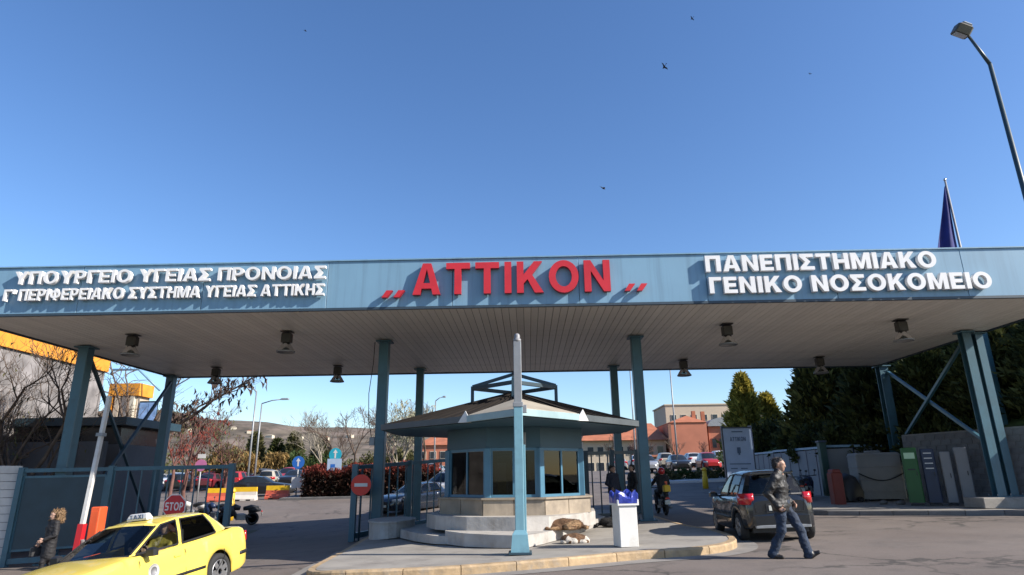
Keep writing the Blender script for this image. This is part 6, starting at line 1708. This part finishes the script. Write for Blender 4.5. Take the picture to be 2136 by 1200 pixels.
def hand(w, d, side, m, curl=.5, palm_n=None):
    """palm, four unequal bent fingers and a thumb; w wrist, d direction of the hand, side = direction of the thumb"""
    d = d/np.linalg.norm(d); s = side-d*(side@d); s /= np.linalg.norm(s); nrm = np.cross(d, s) if palm_n is None else palm_n
    out = []
    for k in (-.028, -.009, .010, .028): out.append((w+s*k*.6, w+d*.075+s*k, .016, .013, m))
    for k, l in ((.030, .068), (.010, .078), (-.010, .072), (-.029, .056)):
        b = w+d*.08+s*k; j = b+(d*math.cos(curl*.6)+nrm*math.sin(curl*.6))*l*.55; e = j+(d*math.cos(curl*1.6)+nrm*math.sin(curl*1.6))*l*.5
        out += [(b, j, .0095, .0085, m), (j, e, .0085, .007, m)]
    b = w+d*.02+s*.03; j = b+(d*.6+s*.7+nrm*.2)*.04; e = j+(d*.9+s*.25+nrm*.3)*.03
    out += [(w+d*.02+s*.015, b, .015, .013, m), (b, j, .012, .0105, m), (j, e, .0105, .008, m)]
    return out
def head_prims(c, fw, up, m, hm=None):
    """skull, jaw, nose, brows, lips, ears round centre c, looking along fw"""
    fw = fw/np.linalg.norm(fw); sd = np.cross(up, fw); sd /= np.linalg.norm(sd); up = np.cross(fw, sd)
    P = lambda f, s, u: c+fw*f+sd*s+up*u
    pr = [(P(-.02, 0, .035), P(.012, 0, .03), .082, .078, m), (P(.02, 0, .01), P(.045, 0, -.07), .066, .040, m), (P(.0, .03, -.03), P(.035, .022, -.075), .042, .028, m), (P(.0, -.03, -.03), P(.035, -.022, -.075), .042, .028, m),
          (P(.088, 0, .012), P(.108, 0, -.020), .010, .0145, m), (P(.075, -.035, .028), P(.075, .035, .028), .016, .016, m), (P(.078, -.02, -.052), P(.078, .02, -.052), .010, .010, m), (P(.055, 0, -.085), P(.065, 0, -.09), .022, .02, m)]
    for s in (1, -1): pr += [(P(-.005, .083*s, .012), P(-.008, .085*s, -.022), .016, .011, m), (P(.06, .032*s, -.02), P(.055, .04*s, -.03), .022, .02, m)]
    eyes = [(P(.080, .031*s, .006), .0115) for s in (1, -1)]
    return pr, eyes, P
m_skin = M("skin", (.46, .27, .19), .5, var=.06, scale=12); m_skin2 = M("skin_pale", (.50, .31, .23), .5, var=.06, scale=12)
m_jacket = M("black_leather_jacket", (.015, .014, .014), .55, var=.35, scale=9, bump=.8, bscale=18)
m_jeans = M("blue_jeans", (.02, .035, .066), .85, var=.4, scale=9, bump=.7, bscale=60)
m_shoe = M("dark_shoe", (.025, .02, .018), .5, var=.2)
m_coat = M("black_coat", (.014, .013, .015), .75, var=.2, bump=.25, bscale=25)
m_hairblond = M("blond_curly_hair", (.27, .165, .085), .6, var=.4, scale=40, bump=.9, bscale=45)
m_hairdark = M("dark_hair", (.022, .016, .013), .55, var=.3, scale=40, bump=.6, bscale=60)
m_eye = M("eye_dark", (.02, .015, .012), .2, var=0)
m_lips = M("lips", (.34, .13, .11), .5, var=.05)
m_navycl = M("navy_uniform", (.014, .018, .035), .8, var=.2, bump=.2)
m_helmet = M("red_helmet", (.55, .025, .03), .2, var=.04, coat=.8)
m_shirt = M("yellow_shirt", (.65, .5, .10), .8, var=.1)

def tufts(o, n, ln, seed, mats, flow, parent, name='fur'):
    """short tapering tufts of hair standing on a skin, combed along flow"""
    g = np.random.default_rng(seed); me = o.data; ps = me.polygons; k = g.integers(0, len(ps), n); mb = MB()
    for i in k:
        p = ps[int(i)]; c = p.center; nn = p.normal
        d = (nn*.55+Vector(flow)+Vector(g.normal(0, .35, 3))).normalized(); s = d.cross(nn)
        s = (s.normalized() if s.length > .01 else d.orthogonal())*ln*.22; l = ln*g.uniform(.6, 1.3)
        mb.add([c-s-nn*.003, c+s-nn*.003, c+d*l], [(0, 1, 2)], min(p.material_index, len(mats)-1))
    f = put(name, mb, mats, parent, world=False); f['kind'] = 'stuff'; return f
def person(label, loc, rz, prims, hc, fw, hair=None, hands=(), skinm=None, clothes=(), res=.014, extra=None, neckz=None, hat=None):
    t = thing('person', label, 'person', loc, rz)
    hp, eyes, P = head_prims(hc, fw, V3(0, 0, 1), 0)
    mats = [skinm or m_skin]+list(clothes)
    groups = [(prims+[(hc+V3(-.01, 0, -.05), hc+V3(-.025, 0, -.20), .052, .058, 0)], res, .016), (hp, .008, .012)]
    for h in hands: groups.append((h, .0055, .006))
    put('body', skin_mb(groups, .013), mats, t, world=False)
    e = MB()
    for c, r in eyes: e.sphere(tuple(c), r, 8)
    put('eyes', e, m_eye, t, world=False)
    put('mouth', MB().tube([tuple(P(.0855, -.022, -.052)), tuple(P(.089, 0, -.051)), tuple(P(.0855, .022, -.052))], [.004, .006, .004], 6), m_lips, t, world=False)
    if hair is not None:
        hm, hpr = hair(P); ho = put('hair', skin_mb([(hpr, .011, .012)]), hm, t, world=False)
        tufts(ho, 500 if hm is m_hairdark else 1200, .03 if hm is m_hairdark else .055, 5, [hm], (-.4, 0, -.4), ho, 'hair_strands')
    if extra: extra(t, P)
    return t
def short_hair(P):
    return m_hairdark, [(P(-.042, 0, .045), P(-.008, 0, .052), .083, .079, 0), (P(-.055, 0, .0), P(-.06, 0, -.04), .066, .052, 0), (P(.025, -.03, .095), P(.03, .03, .095), .024, .024, 0), (P(-.02, .065, .02), P(-.03, .06, -.02), .03, .024, 0), (P(-.02, -.065, .02), P(-.03, -.06, -.02), .03, .024, 0)]
# --- the walking man
rzm = rad(-36)
pr = []
J = dict(pel=V3(.02, 0, .95))
hl, hr = V3(.03, .10, .92), V3(.01, -.10, .92)
# left leg (far from the camera) forward, right leg planted behind
kl, al = V3(.27, .10, .51), V3(.36, .11, .095)
kr, ar = V3(.0, -.10, .49), V3(-.20, -.11, .085)
for h, kk, a in ((hl, kl, al), (hr, kr, ar)):
    pr += [(h, kk, .108, .076, 2), (kk, a, .075, .068, 2), (a+(kk-a)*.06, a, .070, .076, 2)]
    pr += [(h*.55+kk*.45+V3(.035, 0, 0), h*.45+kk*.55+V3(.04, 0, 0), .072, .066, 2), (kk*.5+a*.5+V3(-.02, 0, 0), kk*.35+a*.65+V3(-.015, 0, 0), .072, .066, 2)]
pr += [(J['pel']+V3(0, .06, 0), J['pel']+V3(0, -.06, 0), .13, .13, 2)]
# shoes: front heel down with the toe up, rear foot flat
pr += [(al+V3(-.03, 0, -.055), al+V3(.17, .02, .03), .048, .036, 3), (al+V3(-.02, 0, -.02), al+V3(.05, 0, -.01), .045, .045, 3)]
pr += [(ar+V3(-.03, 0, -.04), ar+V3(.17, -.02, -.05), .045, .034, 3), (ar+V3(-.02, 0, -.01), ar+V3(.05, 0, -.03), .045, .042, 3)]
for s in (.095, -.095, 0):
    pr += [(V3(.01, s, .90), V3(-.01, s*1.12, 1.24), .125, .120, 1), (V3(-.01, s*1.12, 1.24), V3(-.03, s*1.3, 1.39), .122, .095, 1)]
pr += [(V3(.03, .15, .93), V3(.03, -.15, .93), .125, .125, 1), (V3(-.03, .16, 1.42), V3(-.03, -.16, 1.42), .082, .082, 1), (V3(-.035, .05, 1.46), V3(-.04, -.05, 1.48), .078, .072, 1), (V3(-.03, 0, 1.50), V3(-.035, 0, 1.53), .068, .064, 1)]
shL, shR = V3(-.03, .225, 1.40), V3(-.03, -.225, 1.40)
elR, wrR = V3(-.14, -.315, 1.13), V3(.03, -.27, .92)
elL, wrL = V3(-.05, .31, 1.12), V3(.15, .22, .95)
for s, e, w in ((shR, elR, wrR), (shL, elL, wrL)): pr += [(s, e, .078, .064, 1), (e, w, .064, .05, 1), (w-(w-e)*.1, w, .056, .056, 1), (s*.5+e*.5, s*.4+e*.6+V3(.01, 0, 0), .075, .072, 1)]
hd1 = hand(wrR, V3(.75, .1, -.65), V3(.4, .5, .8), 0, .7)
hd2 = hand(wrL, V3(.85, -.35, -.4), V3(.3, -.3, .8), 0, .7)
def man_extra(t, P):
    put('collar', MB().tube([(.03+.078*math.cos(a), .088*math.sin(a), 1.505+.02*math.cos(a)) for a in [k*2*math.pi/14 for k in range(15)]], .022, 6), m_jacket, t, world=False)
    put('zip', MB().tube([(.137, 0, .92), (.144, 0, 1.10), (.154, 0, 1.25), (.12, 0, 1.41)], .006, 5), m_galv, t, world=False)
    put('shirt_front', MB().tube([(.11, 0, 1.44), (.09, 0, 1.49)], [.03, .025], 8), m_cab, t, world=False)
_man = [(p[0]+V3(.13*max(0, p[0][2]-.93), 0, 0), p[1]+V3(.13*max(0, p[1][2]-.93), 0, 0))+p[2:] for p in pr]
pr = _man; hd1 = [(p[0]+V3(.0, 0, 0), p[1]+V3(.0, 0, 0))+p[2:] for p in hd1]
person('man in black leather jacket and blue jeans walking across the road', (4.66, 12.52, zg(4.66, 12.5)-.005), rzm, pr, V3(.075, 0, 1.645), V3(.97, .05, -.14), short_hair, (hd1, hd2), m_skin, (m_jacket, m_jeans, m_shoe), extra=man_extra)

# --- the woman in the black coat
def standing(coat_z, m_top=1, m_leg=2, m_sh=3, stride=.10, wide=.0, armL=None, armR=None, H=1.0):
    p = []
    for s, dx in ((1, stride), (-1, -stride)):
        h, kk, a = V3(0, .085*s, .90), V3(dx*.55+.02, .085*s, .48), V3(dx-.03, .085*s, .075)
        p += [(h, kk, .09, .058, m_leg), (kk, a, .056, .040, m_leg), (a+V3(-.03, 0, -.035), a+V3(.15, .01*s, -.045), .042, .030, m_sh)]
    for s in (.075, -.075, 0):
        p += [(V3(0, s*1.1, coat_z), V3(0, s, .98), .135, .115, m_top), (V3(0, s, .98), V3(-.01, s*1.15, 1.25), .112, .118, m_top), (V3(-.01, s*1.15, 1.25), V3(-.02, s*1.2, 1.36), .115, .09, m_top)]
    p += [(V3(-.02, .14, 1.38), V3(-.02, -.14, 1.38), .066, .066, m_top), (V3(-.02, .03, 1.42), V3(-.02, -.03, 1.44), .066, .06, m_top)]
    wr = []
    for s, arm in ((1, armL), (-1, armR)):
        sh = V3(-.02, .185*s, 1.37); el, w = arm or (V3(-.05, .25*s, 1.10), V3(.06, .25*s, .87))
        p += [(sh, el, .066, .052, m_top), (el, w, .052, .042, m_top)]; wr.append((w, w-el))
    return p, wr
pr, wr = standing(.62, stride=.16, armR=(V3(-.04, -.25, 1.1), V3(.12, -.22, .92)), armL=(V3(-.02, .25, 1.1), V3(.18, .16, 1.0)))
def curly(P):
    rr = random.Random(8); hp = [(P(-.04, 0, .05), P(-.01, 0, .055), .10, .09, 0), (P(-.06, 0, -.02), P(-.05, 0, -.10), .09, .075, 0)]
    for k in range(34):
        a = rr.uniform(1.15, 5.13); u = rr.uniform(-.13, .12)
        c = P(.115*math.cos(a)-.02, .125*math.sin(a), u); hp.append((c, c+V3(0, 0, .01), rr.uniform(.034, .052), .03, 0))
    return m_hairblond, hp
def bag(t, P):
    put('handbag', MB().bbox((.16, -.27, .72), (.30, .11, .22), .03).tube([(.06, -.26, .82), (.10, -.25, .92), (.20, -.25, .92), (.26, -.26, .82)], .01, 6), m_black, t, world=False)
    put('scarf', MB().tube([(-.02+.07*math.cos(a), .075*math.sin(a), 1.435) for a in [k*2*math.pi/12 for k in range(13)]], .028, 7), m_coat, t, world=False)
wx, wy = -12.0, 16.6
person('woman with curly blond hair in a long black coat at the left edge', (wx, wy, zg(wx, wy)), rad(232), pr, V3(-.015, 0, 1.56), V3(.97, .15, -.05), curly, (hand(wr[1][0], wr[1][1], V3(1, .3, .2), 0, .8), hand(wr[0][0], wr[0][1], V3(1, -.3, .2), 0, .6)), m_skin2, (m_coat, m_coat, m_shoe), extra=bag)
# --- two guards in the shade behind the booth
pr, wr = standing(.85, stride=.05, armR=(V3(-.03, -.27, 1.1), V3(.14, -.20, .95)))
person('guard in dark uniform standing in the shade right of the booth', (2.95, 23.2, zg(2.95, 23.2)+.15), rad(-60), pr, V3(-.015, 0, 1.58), V3(.95, .3, -.1), short_hair, (hand(wr[0][0], wr[0][1], V3(1, -.3, .2), 0, .6), hand(wr[1][0], wr[1][1], V3(1, .3, .2), 0, .6)), m_skin, (m_navycl, m_navycl, m_shoe))
pr, wr = standing(.85, stride=.04)
person('guard in dark clothes standing half behind the right booth column', (3.72, 24.0, zg(3.7, 24)+.15), rad(200), pr, V3(-.015, 0, 1.6), V3(1, 0, 0), short_hair, (hand(wr[0][0], wr[0][1], V3(1, -.3, .2), 0, .6), hand(wr[1][0], wr[1][1], V3(1, .3, .2), 0, .6)), m_skin, (m_coat, m_navycl, m_shoe))
# --- the scooter rider, seen from behind (local x forward)
p = []
for s in (1, -1):
    h, kk, a = V3(.12, .10*s, .88), V3(.56, .17*s, .86), V3(.50, .18*s, .42)
    p += [(h, kk, .095, .068, 2), (kk, a, .064, .045, 2), (a+V3(-.03, 0, -.03), a+V3(.16, 0, -.04), .045, .035, 3)]
    sh, el, w = V3(.16, .19*s, 1.36), V3(.42, .30*s, 1.16), V3(.80, .32*s, 1.05)
    p += [(sh, el, .075, .058, 1), (el, w, .056, .042, 1)]
for s in (.08, -.08, 0): p += [(V3(.08, s, .90), V3(.13, s*1.2, 1.25), .13, .135, 1), (V3(.13, s*1.2, 1.25), V3(.16, s*1.2, 1.36), .13, .10, 1)]
p += [(V3(.16, .13, 1.38), V3(.16, -.13, 1.38), .075, .075, 1)]
def helm(t, P):
    put('helmet', MB().sphere(tuple(P(-.01, 0, .03)), .145, 18, sc=(1.1, .98, 1.0)), m_helmet, t, world=False)
    put('visor', MB().sphere(tuple(P(.05, 0, .02)), .115, 14, sc=(.95, 1.05, .6)), m_black, t, world=False)
    put('reflective_patch', MB().bbox((-.02, -.10, 1.12), (.02, .10, .22), .008), m_orange, t, world=False)
person('rider in black jacket and red helmet sitting on the scooter', (5.13, 25.4, zg(5.2, 25.4)), rad(92), p, V3(.20, 0, 1.58), V3(1, 0, -.05), None, (hand(V3(.80, .32, 1.05), V3(1, 0, -.3), V3(0, -1, 0), 0, 1.2), hand(V3(.80, -.32, 1.05), V3(1, 0, -.3), V3(0, 1, 0), 0, 1.2)), m_skin, (m_coat, m_navycl, m_shoe), extra=helm)
# --- the taxi driver, in the car's own axes
p = []
for s in (.08, -.08, 0): p += [(V3(.0, s, .0), V3(-.12, s*1.2, .36), .12, .125, 1), (V3(-.12, s*1.2, .36), V3(-.15, s*1.2, .46), .12, .09, 1)]
for s, w in ((1, V3(.42, .16, .36)), (-1, V3(.42, -.12, .38))):
    p += [(V3(-.15, .18*s, .46), V3(.12, .24*s, .26), .068, .054, 1), (V3(.12, .24*s, .26), w, .05, .04, 0)]
    p += [(V3(.02, .1*s, .02), V3(.44, .12*s, .10), .09, .065, 2), (V3(.44, .12*s, .10), V3(.58, .12*s, -.22), .06, .045, 2)]
drv = person('taxi driver in a yellow shirt behind the wheel of the yellow taxi', (0, 0, 0), 0, p, V3(-.13, 0, .66), V3(1, .25, 0), short_hair, (hand(V3(.42, .16, .36), V3(1, -.2, .2), V3(0, -.3, 1), 0, 1.3), hand(V3(.42, -.12, .38), V3(1, .2, .2), V3(0, .3, 1), 0, 1.3)), m_skin, (m_shirt, m_navycl))
Mt = taxi.matrix_basis@Matrix.Translation((.93, .36, .60))
drv.location = Mt.translation; drv.rotation_euler = Mt.to_euler()
# --- sleeping dogs
def dog(label, loc, rz, c1, c2, s=1.0, flip=1):
    t = thing('dog', label, 'dog', loc, rz)
    f = lambda *a: V3(*a)*s
    p = [(f(-.28, 0, .14), f(.05, .0, .155), .135, .15, 0), (f(.05, 0, .155), f(.28, -.02, .15), .15, .125, 0), (f(.28, -.02, .15), f(.44, -.08, .13), .10, .085, 1),
         (f(.46, -.12, .10), f(.50, -.17, .085), .088, .07, 1), (f(.50, -.18, .075), f(.50, -.28, .05), .052, .034, 1), (f(.50, -.28, .05), f(.50, -.30, .05), .034, .03, 0),
         (f(-.24, -.08, .14), f(-.05, -.20, .10), .115, .08, 1), (f(-.05, -.20, .09), f(-.20, -.27, .05), .058, .038, 0), (f(-.20, -.27, .045), f(-.06, -.31, .035), .036, .034, 1),
         (f(-.20, .05, .10), f(.0, -.15, .06), .07, .05, 0),
         (f(.26, -.10, .12), f(.18, -.22, .07), .075, .05, 0), (f(.18, -.22, .06), f(.34, -.32, .04), .044, .034, 1), (f(.34, -.32, .04), f(.40, -.34, .035), .036, .032, 1),
         (f(.30, -.05, .10), f(.34, -.24, .045), .06, .038, 0),
         (f(-.38, .0, .11), f(-.52, -.10, .05), .05, .036, 0), (f(-.52, -.10, .05), f(-.50, -.28, .035), .04, .028, 1)]
    for sg in (1, -1): p.append((f(.46+.055*sg, -.10, .16), f(.47+.085*sg, -.13, .105), .024, .020, 0))
    bo = put('body', skin_mb([(p, .013*s, .016)]), [c1, c2], t, world=False)
    tufts(bo, 2600, .032*s, 3, [c1, c2], (-.6, -.1, -.1), t)
    put('nose', MB().sphere(tuple(f(.50, -.318, .052)), .017*s, 8), m_black, t, world=False)
    t.scale = (1.12*flip, 1.0, .85)
    e = MB()
    for sg in (1, -1): e.sphere(tuple(f(.50+.035*sg, -.225, .10)), .010*s, 6)
    put('eyes', e, m_black, t, world=False)
fur = lambda n, c: M(n, c, .9, var=.4, scale=14, bump=.7, bscale=60)
f_br, f_tan, f_wh, f_bk = fur("brown_fur", (.15, .08, .04)), fur("tan_fur", (.34, .21, .11)), fur("white_fur", (.6, .55, .48)), fur("black_fur", (.015, .014, .014))
dog('brown and tan shaggy dog asleep on the sunlit white step', (.84, 16.0, .387), rad(4), f_br, f_tan, .84, -1)
dog('brown and white dog lying on the pavement against the white step', (.98, 15.2, zg(1, 15)+.147), rad(10), f_br, f_wh, .46)
dog('black dog asleep in the shade right of the booth', (2.45, 19.2, zg(2.4, 19)+.147), rad(-6), f_bk, f_bk, .95)
